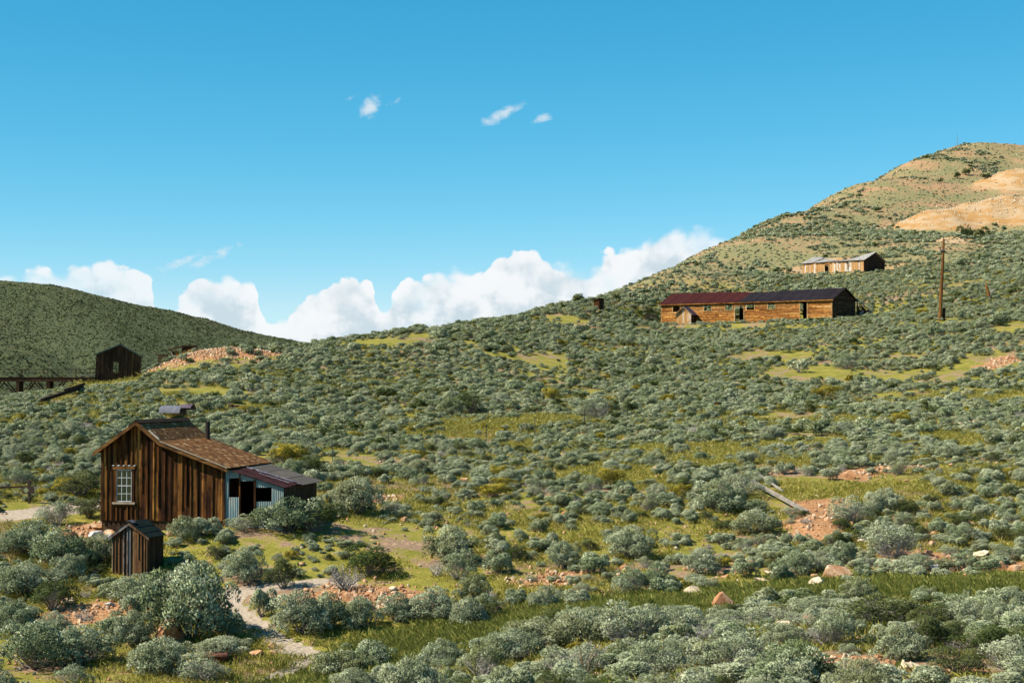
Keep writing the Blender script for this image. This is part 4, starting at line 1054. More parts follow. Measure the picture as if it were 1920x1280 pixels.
utility_pole()
def snag():
    b = at(1853, 551, 228); root = empty('dead_snag', b); tag(root, 'broken dead forked snag standing on the right-hand slope', 'snag')
    tube('trunk', [(.1, 0, -.3), (.0, 0, .35), (-.2, 0, .9), (-.22, 0, 1.45)], [.24, .21, .17, .09], 7, M['pole'], root)
    tube('limb', [(.08, -.05, -.1), (.45, -.1, .3), (.75, -.1, .55)], [.14, .12, .1], 6, M['greylog'], root)
snag()
def antenna():
    b = at(1795, 276, 474); root = empty('mast', b); tag(root, 'thin grey mast standing on the hilltop', 'mast')
    tube('shaft', [(0, 0, -1), (0, 0, 2.8)], [.07, .06], 6, M['silver'], root); tube('whip', [(0, 0, 2.8), (0, 0, 4.0)], [.035, .025], 5, M['silver'], root)
antenna()
fence = [(624, 868, 42), (728, 847, 30), (818, 840, 26), (911, 833, 34), (1003, 821, 36), (1095, 802, 26), (1176, 782, 22), (1238, 784, 32), (1382, 752, 24), (1424, 757, 26), (1364, 762, 26), (1108, 559, 0), (1182, 561, 0)]
for i, (px, py, hp) in enumerate(fence):
    g = gnd(px, py)
    r = empty('fence_post', g - np.array((0, 0, .02)), random.uniform(-.5, .5), random.uniform(-.05, .05))
    if hp: 
        tag(r, 'thin dark steel fence post in the sagebrush', 'fence post', 'steel fence posts across the slope')
        h = 1.35
        box('flange', -.025, .025, -.006, .006, -.3, h, M['steel'], r); box('stem', -.006, .006, .0065, .04, -.3, h, M['steel'], r); box('anchor_plate', -.07, .07, -.012, -.0065, -.1, .02, M['steel'], r)
    else:
        tag(r, 'rough wooden post on the far skyline beside the tiny outhouse', 'post', 'wooden posts by the skyline')
        tube('shaft', [(0, 0, -.3), (0.02, 0, 1.0)], [.1, .07], 6, M['dark'], r); tube('stub', [(0, 0, .8), (-.2, 0, 1.02)], [.05, .03], 5, M['dark'], r)
def diamond_sign():
    g = gnd(55, 944); root = empty('sign_post', g, R(-6)); tag(root, 'brown post with small board and pale green diamond beside the left dirt road', 'sign')
    box('post', -.045, .045, -.045, .045, -.4, 1.05, M['brown_paint'], root); box('sign_board', -.27, .24, -.075, -.048, .44, .76, M['brown_paint'], root)
    mesh_obj('diamond', [(-.27, -.079, .60), (-.13, -.079, .46), (.01, -.079, .60), (-.13, -.079, .74), (-.27, -.0755, .60), (-.13, -.0755, .46), (.01, -.0755, .60), (-.13, -.0755, .74)], BF, M['diamond'], root)
    beam('rail', (-.06, 0, .76), (-3.2, .2, .62), .07, .08, M['dark_x'], root); box('post', -3.25, -3.15, .15, .25, -.5, .9, M['brown_paint'], root)
diamond_sign()
def disc_sign():
    g = gnd(1346, 772); root = empty('marker_sign', g, R(5)); tag(root, 'small dark square marker sign with orange disc in the sagebrush', 'sign')
    box('post', -.04, .04, 0, .08, -.3, .3, M['brown_paint'], root); box('sign_board', -.3, .3, -.04, -.002, .25, .75, M['brown_paint'], root)
    c = [(-.08 + .14 * math.cos(k * math.pi / 8), -.046, .5 + .14 * math.sin(k * math.pi / 8)) for k in range(16)]
    mesh_obj('disc', c + [(x, -.041, z) for x, y, z in c], [tuple(range(16)), tuple(range(31, 15, -1))] + [(i, i + 16, (i + 1) % 16 + 16, (i + 1) % 16) for i in range(16)], M['yellow'], root)
disc_sign()
def curved_sheet(name, x0, x1, r, a0, a1, mat, parent, z=0.0, seed=0):
    n = 12; rr = random.Random(seed); V = []; Fc = []
    for q in (0, .015):
        for i in range(n + 1):
            a_ = lerp(a0, a1, i / n)
            for x in (x0, x1): V.append((x + rr.uniform(-.03, .03) * (x != x0), -math.cos(a_) * (r - q), z + math.sin(a_) * (r - q)))
    m_ = 2 * (n + 1)
    for i in range(n):
        Fc += [(2 * i, 2 * i + 1, 2 * i + 3, 2 * i + 2), (m_ + 2 * i + 2, m_ + 2 * i + 3, m_ + 2 * i + 1, m_ + 2 * i), (2 * i, 2 * i + 2, m_ + 2 * i + 2, m_ + 2 * i), (2 * i + 1, m_ + 2 * i + 1, m_ + 2 * i + 3, 2 * i + 3)]
    return mesh_obj(name, V, Fc, mat, parent, smooth=False)
g = gnd(303, 781); r = empty('scrap_hood', g + np.array((0, .3, .25)), R(-14)); tag(r, 'bent blue-grey sheet iron hood lying in brush behind the cabin', 'scrap metal')
curved_sheet('shell', 0, 1.55, .62, R(10), R(172), M['scrap'], r, -.1, 1); curved_sheet('shell', 1.5, 2.3, .5, R(30), R(165), M['purple'], r, .1, 2); prism_x('end_plate', [(.56 * math.cos(k * math.pi / 8), .56 * math.sin(k * math.pi / 8) - .1) for k in range(9)], 1.56, 1.58, M['pipe'], r)
g = gnd(124, 808); r = empty('rusty_tank', g + np.array((0, .3, .08)), R(-3)); tag(r, 'rusty purple half-open iron tank lying in brush left of the cabin', 'tank')
curved_sheet('shell', 0, .85, .42, R(-40), R(200), M['rust'], r, .05, 3); curved_sheet('shell', .84, 1.6, .36, R(-40), R(150), M['purple'], r, .05, 4)
tube('rim', [(1.6, -.36, .0), (1.62, -.2, .36), (1.62, .1, .40), (1.62, .36, .05)], [.05] * 4, 6, M['pipe'], r)
g = gnd(164, 738); r = empty('rusty_drum', g + np.array((0, 0, .1)), R(-8)); tag(r, 'small rusty drum lying on its side near the dark shed', 'drum')
tube('barrel', [(0, 0, .05), (.75, 0, .1)], [.18, .18], 12, M['purple'], r); tube('rim', [(.75, 0, .1), (.86, 0, .11)], [.21, .21], 12, M['pipe'], r)
p0 = gnd(78, 759); p1 = gnd(155, 738)
r = empty('fallen_timber', p0); tag(r, 'long dark timber lying downhill of the trestle', 'timber'); d = p1 - p0
beam('beam', (0, 0, .35), (d[0], d[1], d[2] + .5), .2, .24, M['dark_x'], r); beam('splice', (d[0] * .55, d[1] * .55 - .1, d[2] * .55 + .62), (d[0] * 1.05, d[1] * 1.05 - .1, d[2] + .75), .12, .2, M['dark_x'], r)
p0 = gnd(428, 770); r = empty('rusty_plank', p0, R(3)); tag(r, 'short rusty plank lying in brush above the cabin chimney', 'plank'); beam('board', (0, 0, .3), (.8, 0, .32), .2, .1, M['rust'], r); beam('cleat', (.2, 0, .38), (.35, 0, .385), .22, .05, M['rust'], r)
# long grey beams on the right
for (a0, b0, a1, b1, w, lb) in ((1410, 916, 1514, 964, .17, 'long grey weathered beam lying across the brush above the rubble'), (1426, 904, 1468, 925, .10, 'short grey plank lying beside the long grey beam')):
    p0, p1 = gnd(a0, b0), gnd(a1, b1); r = empty('grey_beam', p0); tag(r, lb, 'beam', 'grey beams by the rubble'); d = p1 - p0
    o0 = beam('beam', (0, 0, .34), (d[0], d[1], d[2] + .10), w, w * .7, M['greylog'], r)
    beam('split_edge', (d[0] * .1, d[1] * .1 + w * .4, d[2] * .1 + .31 + w * .42), (d[0] * .8, d[1] * .8 + w * .4, d[2] * .8 + .15 + w * .42), w * .4, w * .2, M['greylog'], r)

for px, py, rad in ((330, 786, 1.6), (318, 795, 1.2), (345, 792, 1.2), (148, 812, 1.3), (165, 745, .8), (115, 752, 1.2), (95, 760, 1.0), (140, 745, 1.2), (55, 948, .8), (50, 958, .9), (62, 966, .8), (1283, 616, 2.4), (1275, 624, 2.2), (1118, 581, 1.5), (1462, 945, .9), (1440, 930, .8), (1490, 955, .8), (1346, 775, .6), (164, 728, 1.6), (195, 726, 1.5), (225, 722, 1.5), (250, 714, 1.5), (430, 774, .6), (1762, 606, .7), (1853, 553, .8)):
    g = gnd(px, py); FOOT.append((g[0], g[1], rad))
# ================================================================== plants and stones
def shrub_np(seed, lobes, tufts, blades, L, Wd, tall=1.0, up=0.55, spread=0.30, jitter=0.42, low=1.0):
    g = np.random.default_rng(seed)
    C = [(0, 0, .26 * tall)]; Rd = [.20]
    for k in range(lobes - 1):
        a = g.random() * 6.283; r = spread * (0.35 + 0.65 * g.random())
        C.append((math.cos(a) * r, math.sin(a) * r, (.10 * low + .30 * g.random() ** (1.2 / low) * (.6 + .4 * low) + .14 * (1 - r / spread)) * tall)); Rd.append((.085 + .11 * g.random()) * (11 / max(lobes, 11)) ** .33)
    C = np.array(C); Rd = np.array(Rd)
    k = g.choice(len(C), tufts, p=Rd ** 2 / (Rd ** 2).sum())
    d = g.normal(size=(tufts, 3)); d /= np.linalg.norm(d, axis=1)[:, None]; d[:, 2] = np.where(d[:, 2] < -.45, -d[:, 2], d[:, 2])
    p = C[k] + d * (Rd[k] * (0.70 + 0.36 * g.random(tufts) ** .6))[:, None] * np.array((1, 1, .95 * tall))
    p[:, 2] = np.maximum(p[:, 2], .03 + .05 * g.random(tufts))
    ax = d * .75 + np.array((0, 0, up)) + p * np.array((.5, .5, 0)) + g.normal(size=(tufts, 3)) * .22
    ax /= np.linalg.norm(ax, axis=1)[:, None]
    n = tufts * blades
    P0 = np.repeat(p, blades, 0); AX = np.repeat(ax, blades, 0) + g.normal(size=(n, 3)) * jitter
    AX /= np.linalg.norm(AX, axis=1)[:, None]
    S = np.cross(AX, g.normal(size=(n, 3))); S /= (np.linalg.norm(S, axis=1)[:, None] + 1e-9)
    ln = (L * (.6 + .8 * g.random(n)))[:, None]; w = (Wd * (.7 + .6 * g.random(n)))[:, None]
    P0 = P0 - AX * ln * .2
    V = np.stack([P0, P0 + AX * ln * .55 + S * w / 2, P0 + AX * ln, P0 + AX * ln * .55 - S * w / 2], 1).reshape(-1, 3)
    Fc = np.arange(n * 4).reshape(n, 4)
    lv = g.random(len(C)); tv = lv[k] * .42 + g.random(tufts) * .36
    val = np.clip(np.repeat(tv, blades) + g.random(n) * .22, 0, 1)
    rad = np.percentile(np.hypot(p[:, 0], p[:, 1]), 95); hgt = np.percentile(p[:, 2], 98)
    V = V * np.array((.5 / rad, .5 / rad, .60 / hgt))
    nr = d * .85 + (p - np.array((0, 0, .08))) / (np.linalg.norm(p - np.array((0, 0, .08)), axis=1)[:, None] + 1e-9) * .25 + np.array((0, 0, .05))
    nr /= np.linalg.norm(nr, axis=1)[:, None]
    return V, Fc, np.repeat(val, 4), np.repeat(np.repeat(nr, blades, 0), 4, 0)
def branch_segs(seed, n, tall=1.0, spread=.42, depth=3, r0=.022, twist=.5):
    g = random.Random(seed); segs = []
    def grow(p, d, ln, r, k):
        q = p + d * ln; segs.append((p, q, r, r * .65))
        if k <= 0: return
        for _ in range(g.choice((2, 2, 3))):
            dd = d + np.array((g.gauss(0, twist), g.gauss(0, twist), g.gauss(.12, twist * .6))); dd /= np.linalg.norm(dd)
            grow(q, dd, ln * g.uniform(.55, .85), r * .6, k - 1)
    for _ in range(n):
        a = g.random() * 6.283; s = g.uniform(.25, 1.0); d = np.array((math.cos(a) * s, math.sin(a) * s, g.uniform(.35, 1.0) * tall)); d /= np.linalg.norm(d)
        grow(np.array((0, 0, -.03)), d, g.uniform(.14, .22) * (tall ** .5), r0 * g.uniform(.7, 1.2), depth)
    return segs
def seg_mesh(name, segs, mat):
    V, Fc = tubes_np(segs); return np_mesh(name, V, Fc, mat)
def foliage_mesh(name, mat, *a, **k):
    V, Fc, A, NR = shrub_np(*a, **k); return np_mesh(name, V, Fc, mat, A, nrm=NR)

KIND = {'big': [], 'sage': [], 'half': [], 'dead': [], 'green': [], 'rabbit': []}
for s in range(7):
    tl = (.95, 1.1, .85, 1.2, 1.0, .9, 1.3)[s]
    KIND['sage'].append((foliage_mesh('foliage', M['sage'], 100 + s, 15 + 3 * (s % 4), 1900, 5, .050, .0135, tall=tl, up=.6, spread=.31), seg_mesh('branches', branch_segs(40 + s, 7, tl, depth=2), M['bark'])))
for s in range(5):
    KIND['big'].append((foliage_mesh('foliage', M['sage'], 500 + s, 44 + 5 * s, 5200, 5, .027, .0078, tall=1.1, up=.7, spread=.38, low=.55), seg_mesh('branches', branch_segs(540 + s, 14, 1.1, depth=3, r0=.014), M['bark'])))
for s in range(3):
    KIND['half'].append((foliage_mesh('foliage', M['sage'], 140 + s, 20, 2200, 5, .027, .0075, tall=1.0, up=.9, spread=.33, jitter=.35), seg_mesh('branches', branch_segs(60 + s, 34, 1.15, depth=3, r0=.011), M['deadbark'])))
for s in range(3):
    KIND['dead'].append((None, seg_mesh('branches', branch_segs(80 + s, 18, .8, depth=4 if s == 0 else 3, r0=.021, twist=.6), M['deadbark'])))
for s in range(3):
    KIND['green'].append((foliage_mesh('foliage', M['green'], 160 + s, 22, 2600, 6, .026, .0095, tall=1.25, up=.7), seg_mesh('branches', branch_segs(90 + s, 10, 1.3, depth=3), M['bark'])))
for s in range(2):
    KIND['rabbit'].append((foliage_mesh('foliage', M['rabbit'], 180 + s, 18, 2200, 6, .030, .009, tall=1.0, up=1.0), seg_mesh('branches', branch_segs(98 + s, 8, 1.1, depth=2), M['bark'])))

# prototypes for the scattered mass live in collections that are not part of the scene
def proto_coll(name, meshes):
    c = bpy.data.collections.new(name)
    for i, me in enumerate(meshes):
        c.objects.link(bpy.data.objects.new('%s_%02d' % (name, i), me))
    return c
def merge(me_list, name):
    """one mesh out of foliage + branches, keeping both materials"""
    mes = [m for m in me_list if m is not None]; V = []; Fc = []; A = []; MI = []; NR = []; k = 0
    for i, m in enumerate(mes):
        n = len(m.vertices); co = np.empty(n * 3, np.float32); m.vertices.foreach_get('co', co); V.append(co.reshape(-1, 3))
        f = np.empty(len(m.loops), np.int32); m.loops.foreach_get('vertex_index', f); Fc.append(f.reshape(-1, 4) + k); MI.append(np.full(len(f) // 4, i, np.int32))
        a = np.full(n, .5, np.float32)
        if 'v' in m.attributes: m.attributes['v'].data.foreach_get('value', a)
        A.append(a); k += n
        q = np.zeros(n * 3, np.float32)
        if 'nrm' in m.attributes: m.attributes['nrm'].data.foreach_get('vector', q)
        NR.append(q.reshape(-1, 3))
    me = np_mesh(name, np.concatenate(V), np.concatenate(Fc), None, np.concatenate(A), nrm=np.concatenate(NR))
    for m in mes: me.materials.append(m.materials[0])
    me.polygons.foreach_set('material_index', np.concatenate(MI)); me.update(); return me
near_m = []; near_of = {}
for kd in ('big', 'sage', 'half', 'dead', 'green', 'rabbit'):
    near_of[kd] = []
    for f, b_ in KIND[kd]: near_of[kd].append(len(near_m)); near_m.append(merge([f, b_], 'shrub_near'))
C_near = proto_coll('shrub_near', near_m)
mid_m = []; mid_of = {'sage': [], 'green': [], 'rabbit': [], 'half': []}
for s in range(5): mid_of['sage'].append(len(mid_m)); mid_m.append(foliage_mesh('shrub_mid', M['sage'], 200 + s, 13 + 2 * s, 560, 4, .092, .027, tall=.85 + .12 * s))
for s in range(2): mid_of['half'].append(len(mid_m)); mid_m.append(merge([foliage_mesh('x', M['sage'], 230 + s, 7, 200, 4, .11, .03, tall=1.0, up=.9), seg_mesh('x', branch_segs(240 + s, 12, 1.1, depth=2, r0=.02), M['deadbark'])], 'shrub_mid'))
for s in range(2): mid_of['green'].append(len(mid_m)); mid_m.append(foliage_mesh('shrub_mid', M['green'], 210 + s, 8, 420, 4, .10, .036, tall=1.1))
for s in range(1): mid_of['rabbit'].append(len(mid_m)); mid_m.append(foliage_mesh('shrub_mid', M['rabbit'], 220 + s, 8, 420, 4, .10, .036, tall=1.0, up=.9))
C_mid = proto_coll('shrub_mid', mid_m)
C_far = proto_coll('shrub_far', [foliage_mesh('shrub_far', M['sage'], 300 + s, 7, 110, 3, .20, .085, tall=.9) for s in range(3)] + [foliage_mesh('shrub_far', M['green'], 310, 6, 70, 3, .26, .12, tall=1.0)])
C_hill = proto_coll('shrub_hill', [foliage_mesh('shrub_hill', M['farsage'], 320 + s, 5, 30, 2, .42, .26, tall=.8) for s in range(2)])

def scatter(name, coll, pts, rot, scl, idx, label, kind='stuff'):
    me = bpy.data.meshes.new(name); n = len(pts)
    me.vertices.add(n); me.vertices.foreach_set('co', np.ascontiguousarray(pts, np.float32).ravel())
    for nm, ty, ar, ky in (('rot', 'FLOAT_VECTOR', rot, 'vector'), ('scl', 'FLOAT_VECTOR', scl, 'vector'), ('idx', 'INT', idx, 'value')):
        a = me.attributes.new(nm, ty, 'POINT'); a.data.foreach_set(ky, np.ascontiguousarray(ar, np.int32 if ty == 'INT' else np.float32).ravel())
    o = bpy.data.objects.new(name, me); COL.objects.link(o); tag(o, label=label, kind=kind)
    ng = bpy.data.node_groups.new(name + '_nodes', 'GeometryNodeTree')
    ng.interface.new_socket('Geometry', in_out='INPUT', socket_type='NodeSocketGeometry'); ng.interface.new_socket('Geometry', in_out='OUTPUT', socket_type='NodeSocketGeometry')
    N = ng.nodes; gi = N.new('NodeGroupInput'); go = N.new('NodeGroupOutput'); ip = N.new('GeometryNodeInstanceOnPoints'); ci = N.new('GeometryNodeCollectionInfo')
    ci.inputs['Collection'].default_value = coll; ci.inputs['Separate Children'].default_value = True; ci.inputs['Reset Children'].default_value = True
    def attr(nm, ty):
        a = N.new('GeometryNodeInputNamedAttribute'); a.data_type = ty; a.inputs['Name'].default_value = nm; return a.outputs['Attribute']
    er = N.new('FunctionNodeEulerToRotation'); Lk = ng.links.new
    Lk(gi.outputs[0], ip.inputs['Points']); Lk(ci.outputs[0], ip.inputs['Instance']); ip.inputs['Pick Instance'].default_value = True
    Lk(attr('idx', 'INT'), ip.inputs['Instance Index']); Lk(attr('rot', 'FLOAT_VECTOR'), er.inputs[0]); Lk(er.outputs[0], ip.inputs['Rotation']); Lk(attr('scl', 'FLOAT_VECTOR'), ip.inputs['Scale'])
    Lk(ip.outputs[0], go.inputs[0])
    md = o.modifiers.new('scatter', 'NODES'); md.node_group = ng
    return o

# ------------------------------------------------------------------ where shrubs grow
def in_view(x, y, z, m=60):
    zc = y * CP + z * SP; px = 960 + F * x / zc; py = 640 - F * (-y * SP + z * CP) / zc
    return (px > -m) & (px < 1920 + m) & (py < 1280 + 2 * m), px, py
path_pts = np.concatenate([path_line, road_line]); swale_pts = swale_line
# olive clearings: photo pixel and half sizes in metres
clear = [(gnd(px, py), r) for px, py, r in ((820, 1085, 1.8), (900, 1100, 2.0), (985, 1095, 2.0), (1090, 1000, 1.6), (760, 1090, 1.6), (1150, 885, 2.4), (1180, 900, 1.8), (1110, 890, 1.6), (800, 1020, 1.2), (960, 965, 1.4),
          (1350, 1000, 1.5), (1400, 990, 1.6), (1440, 1095, 1.6), (1370, 930, 1.4), (1440, 940, 1.4), (1190, 1000, 1.5), (1330, 780, 2.4), (1650, 705, 3.2), (1360, 850, 2.0), (1480, 870, 2.2), (1320, 870, 2.0), (1800, 740, 4.5), (1720, 740, 3.5), (1870, 745, 4), (1650, 755, 3.5),
          (900, 800, 3), (960, 795, 3), (1040, 785, 3), (870, 820, 2.5), (650, 850, 2), (700, 930, 2.0), (735, 925, 1.6), (40, 985, 1.6), (90, 985, 1.2), (150, 1000, 1.4), (500, 1012, 1.2), (470, 1055, .8), (640, 990, 1.3), (160, 1160, 1.2), (1650, 1235, 1.6), (1590, 1250, 1.4), (1720, 1250, 1.3), (1530, 1240, 1.0),
          (780, 905, 1.6), (690, 1070, 1.2), (1260, 1045, 1.3), (1330, 1160, .7))]
dump_c = [at(400, 684, 160), at(500, 676, 166)]
def blocked(x, y, r):
    for fx, fy, fr in FOOT:
        if (x - fx) ** 2 + (y - fy) ** 2 < (fr + r * .55) ** 2: return True
    return False
hand = [ # (x px, base y px, width px, height px, kind, variant, label)
 (352, 1208, 172, 135, 'sage', 3, 'largest tall sagebrush, standing below the outhouse beside the shaded footpath'),
 (262, 1132, 125, 48, 'sage', 1, 'broad sagebrush hiding the foot of the outhouse front'),
 (318, 1128, 80, 48, 'sage', 0, 'sagebrush between the outhouse front and the largest tall sagebrush'),
 (540, 1004, 122, 60, 'sage', 6, 'dark sagebrush covering the doorway corner of the corrugated lean-to'),
 (590, 1002, 100, 52, 'green', 1, 'low dark green shrub beside the corrugated lean-to'),
 (668, 968, 110, 66, 'sage', 5, 'wide sagebrush just right of the shadowed lean-to wall'),
 (345, 1018, 60, 42, 'sage', 2, 'small sagebrush against the foot of the cabin wall'),
 (380, 1010, 50, 34, 'sage', 4, 'small round sagebrush in front of the cabin boards'),
 (452, 1000, 60, 30, 'half', 1, 'twiggy sagebrush before the corrugated iron wall'),
 (455, 1097, 78, 60, 'sage', 0, 'sagebrush standing just above the bend of the footpath'),
 (530, 1106, 66, 58, 'green', 2, 'rounded green shrub casting a shadow on the bare earth by the footpath'),
 (490, 1160, 46, 52, 'sage', 4, 'slender sagebrush inside the bend of the footpath'),
 (560, 1195, 105, 76, 'sage', 6, 'dense dark sagebrush right of the footpath bend'),
 (615, 1185, 80, 66, 'sage', 1, 'tall sagebrush behind the dense one right of the footpath'),
 (424, 1202, 60, 46, 'sage', 2, 'shaded sagebrush left of the footpath'),
 (415, 1234, 110, 34, 'sage', 5, 'low spreading sagebrush above the red-brown rock near the footpath'),
 (648, 1112, 90, 66, 'dead', 0, 'bare grey dead shrub on the earth beside the footpath'),
 (690, 1085, 100, 60, 'green', 0, 'dark green shrub uphill of the bare earth by the footpath'),
 (60, 1260, 150, 82, 'sage', 0, None), (145, 1250, 120, 70, 'sage', 3, None), (20, 1195, 90, 60, 'sage', 2, None), (245, 1215, 80, 62, 'sage', 4, None), (205, 1205, 60, 50, 'sage', 6, None),
 (250, 1160, 52, 46, 'sage', 2, None), (155, 1165, 50, 34, 'dead', 1, None), (95, 1150, 90, 56, 'green', 1, None), (40, 1120, 110, 56, 'sage', 5, None), (110, 1068, 120, 66, 'sage', 1, None), (45, 1045, 110, 60, 'sage', 6, None), (185, 1060, 80, 50, 'sage', 0, None),
 (100, 990, 72, 46, 'half', 0, 'straggly grey shrub between the dirt road and the cabin'), (165, 975, 64, 38, 'green', 2, None), (300, 1265, 130, 62, 'sage', 0, None), (370, 1280, 110, 50, 'half', 1, None),
 (690, 1262, 95, 56, 'sage', 3, None), (640, 1275, 100, 50, 'sage', 5, None), (830, 1250, 80, 46, 'sage', 2, None), (905, 1275, 95, 70, 'half', 0, None), (760, 1285, 100, 40, 'sage', 4, None),
 (675, 1180, 72, 56, 'sage', 0, None), (745, 1170, 80, 52, 'sage', 1, None), (815, 1170, 86, 62, 'sage', 3, None), (880, 1180, 70, 56, 'sage', 6, None), (920, 1165, 62, 42, 'green', 0, None), (890, 1125, 62, 44, 'sage', 2, None), (920, 1130, 36, 40, 'dead', 1, None),
 (842, 1060, 96, 66, 'sage', 3, None), (815, 1082, 50, 44, 'dead', 2, None), (860, 1090, 78, 54, 'half', 2, None), (935, 1078, 52, 40, 'sage', 0, None), (935, 1048, 46, 34, 'sage', 1, None), (970, 1055, 42, 32, 'green', 2, None), (1055, 1068, 64, 48, 'sage', 4, None), (1115, 1080, 54, 40, 'sage', 2, None),
 (1020, 1145, 62, 42, 'sage', 1, None), (1080, 1140, 50, 32, 'sage', 5, None), (1185, 1120, 66, 54, 'half', 0, None), (1230, 1110, 60, 50, 'sage', 6, None), (1185, 1052, 90, 60, 'sage', 3, None), (1255, 1120, 56, 36, 'sage', 0, None),
 (1015, 1225, 130, 62, 'sage', 0, None), (1085, 1215, 120, 66, 'sage', 3, None), (965, 1245, 100, 60, 'sage', 5, None), (1190, 1215, 150, 84, 'half', 2, 'large pale twiggy grey shrub on the near bank of the green swale'), (1120, 1245, 90, 56, 'dead', 0, None),
 (1075, 1272, 130, 64, 'half', 1, None), (1260, 1200, 110, 60, 'sage', 1, None), (1330, 1215, 110, 60, 'dead', 0, 'tangled bare grey dead shrub on the near bank of the swale'), (1370, 1182, 110, 40, 'half', 0, None), (1250, 1270, 150, 70, 'half', 0, None), (1400, 1265, 150, 80, 'half', 2, None), (1500, 1285, 150, 78, 'sage', 6, None),
 (1440, 1172, 130, 42, 'half', 1, None), (1530, 1158, 110, 38, 'sage', 4, None), (1660, 1180, 150, 62, 'green', 2, 'broad dark green shrub on the near bank of the swale'), (1612, 1165, 90, 42, 'sage', 5, None), (1560, 1215, 110, 66, 'half', 0, None), (1690, 1240, 95, 66, 'sage', 1, None), (1475, 1215, 90, 44, 'sage', 0, None),
 (1740, 1180, 80, 60, 'green', 0, None), (1850, 1175, 150, 66, 'half', 1, None), (1800, 1160, 80, 50, 'half', 0, None), (1900, 1170, 90, 62, 'sage', 2, None), (1850, 1235, 130, 60, 'green', 1, None), (1900, 1265, 120, 66, 'half', 2, None), (1800, 1270, 120, 56, 'green', 0, None), (1770, 1215, 80, 50, 'green', 2, None),
 (1680, 1052, 110, 70, 'half', 2, 'dark twiggy rounded shrub among the pale boulders above the swale'), (1495, 1078, 62, 42, 'sage', 0, None), (1465, 1095, 48, 44, 'sage', 3, None), (1400, 1085, 50, 38, 'sage', 1, None), (1315, 1078, 70, 46, 'sage', 5, None), (1600, 1099, 36, 20, 'sage', 2, None), (1565, 1030, 46, 32, 'green', 1, None),
 (1720, 1072, 60, 32, 'sage', 4, None), (1815, 1070, 56, 32, 'sage', 0, None), (1855, 1075, 50, 30, 'sage', 6, None), (1600, 985, 90, 52, 'half', 1, None), (1660, 965, 70, 44, 'sage', 2, None), (1390, 935, 95, 46, 'half', 0, None), (1350, 965, 90, 60, 'sage', 6, None), (1420, 1005, 80, 44, 'sage', 3, None),
 (545, 878, 70, 44, 'rabbit', 0, 'yellow flowering shrub behind the cabin lean-to'), (575, 893, 60, 36, 'green', 1, None), (150, 935, 90, 50, 'green', 0, None), (125, 925, 60, 30, 'rabbit', 1, 'yellow-topped shrub above the dirt road left of the cabin'),
 (1120, 786, 70, 44, 'half', 2, None), (1140, 782, 34, 38, 'rabbit', 0, 'orange-yellow shrub on the open slope between the fence posts'), (880, 780, 60, 44, 'green', 1, None), (845, 782, 56, 34, 'sage', 2, None), (1550, 750, 56, 26, 'rabbit', 1, 'yellow shrub below the long building among small sagebrush'), (780, 868, 40, 24, 'rabbit', 0, None), (1690, 800, 44, 26, 'rabbit', 1, None), (920, 935, 70, 26, 'rabbit', 0, None), (1145, 912, 56, 34, 'rabbit', 1, None),
 (1500, 700, 36, 26, 'half', 1, None), (1585, 692, 44, 28, 'half', 0, None),
 (1810, 446, 26, 20, 'green', 0, None), (1840, 448, 30, 20, 'green', 1, None), (1797, 336, 16, 12, 'green', 1, None), (1815, 330, 18, 14, 'green', 2, None), (1646, 398, 15, 9, 'green', 0, None), (1765, 343, 12, 7, 'green', 1, None), (1850, 335, 20, 9, 'green', 0, None), (1157, 566, 14, 15, 'green', 2, None),
]
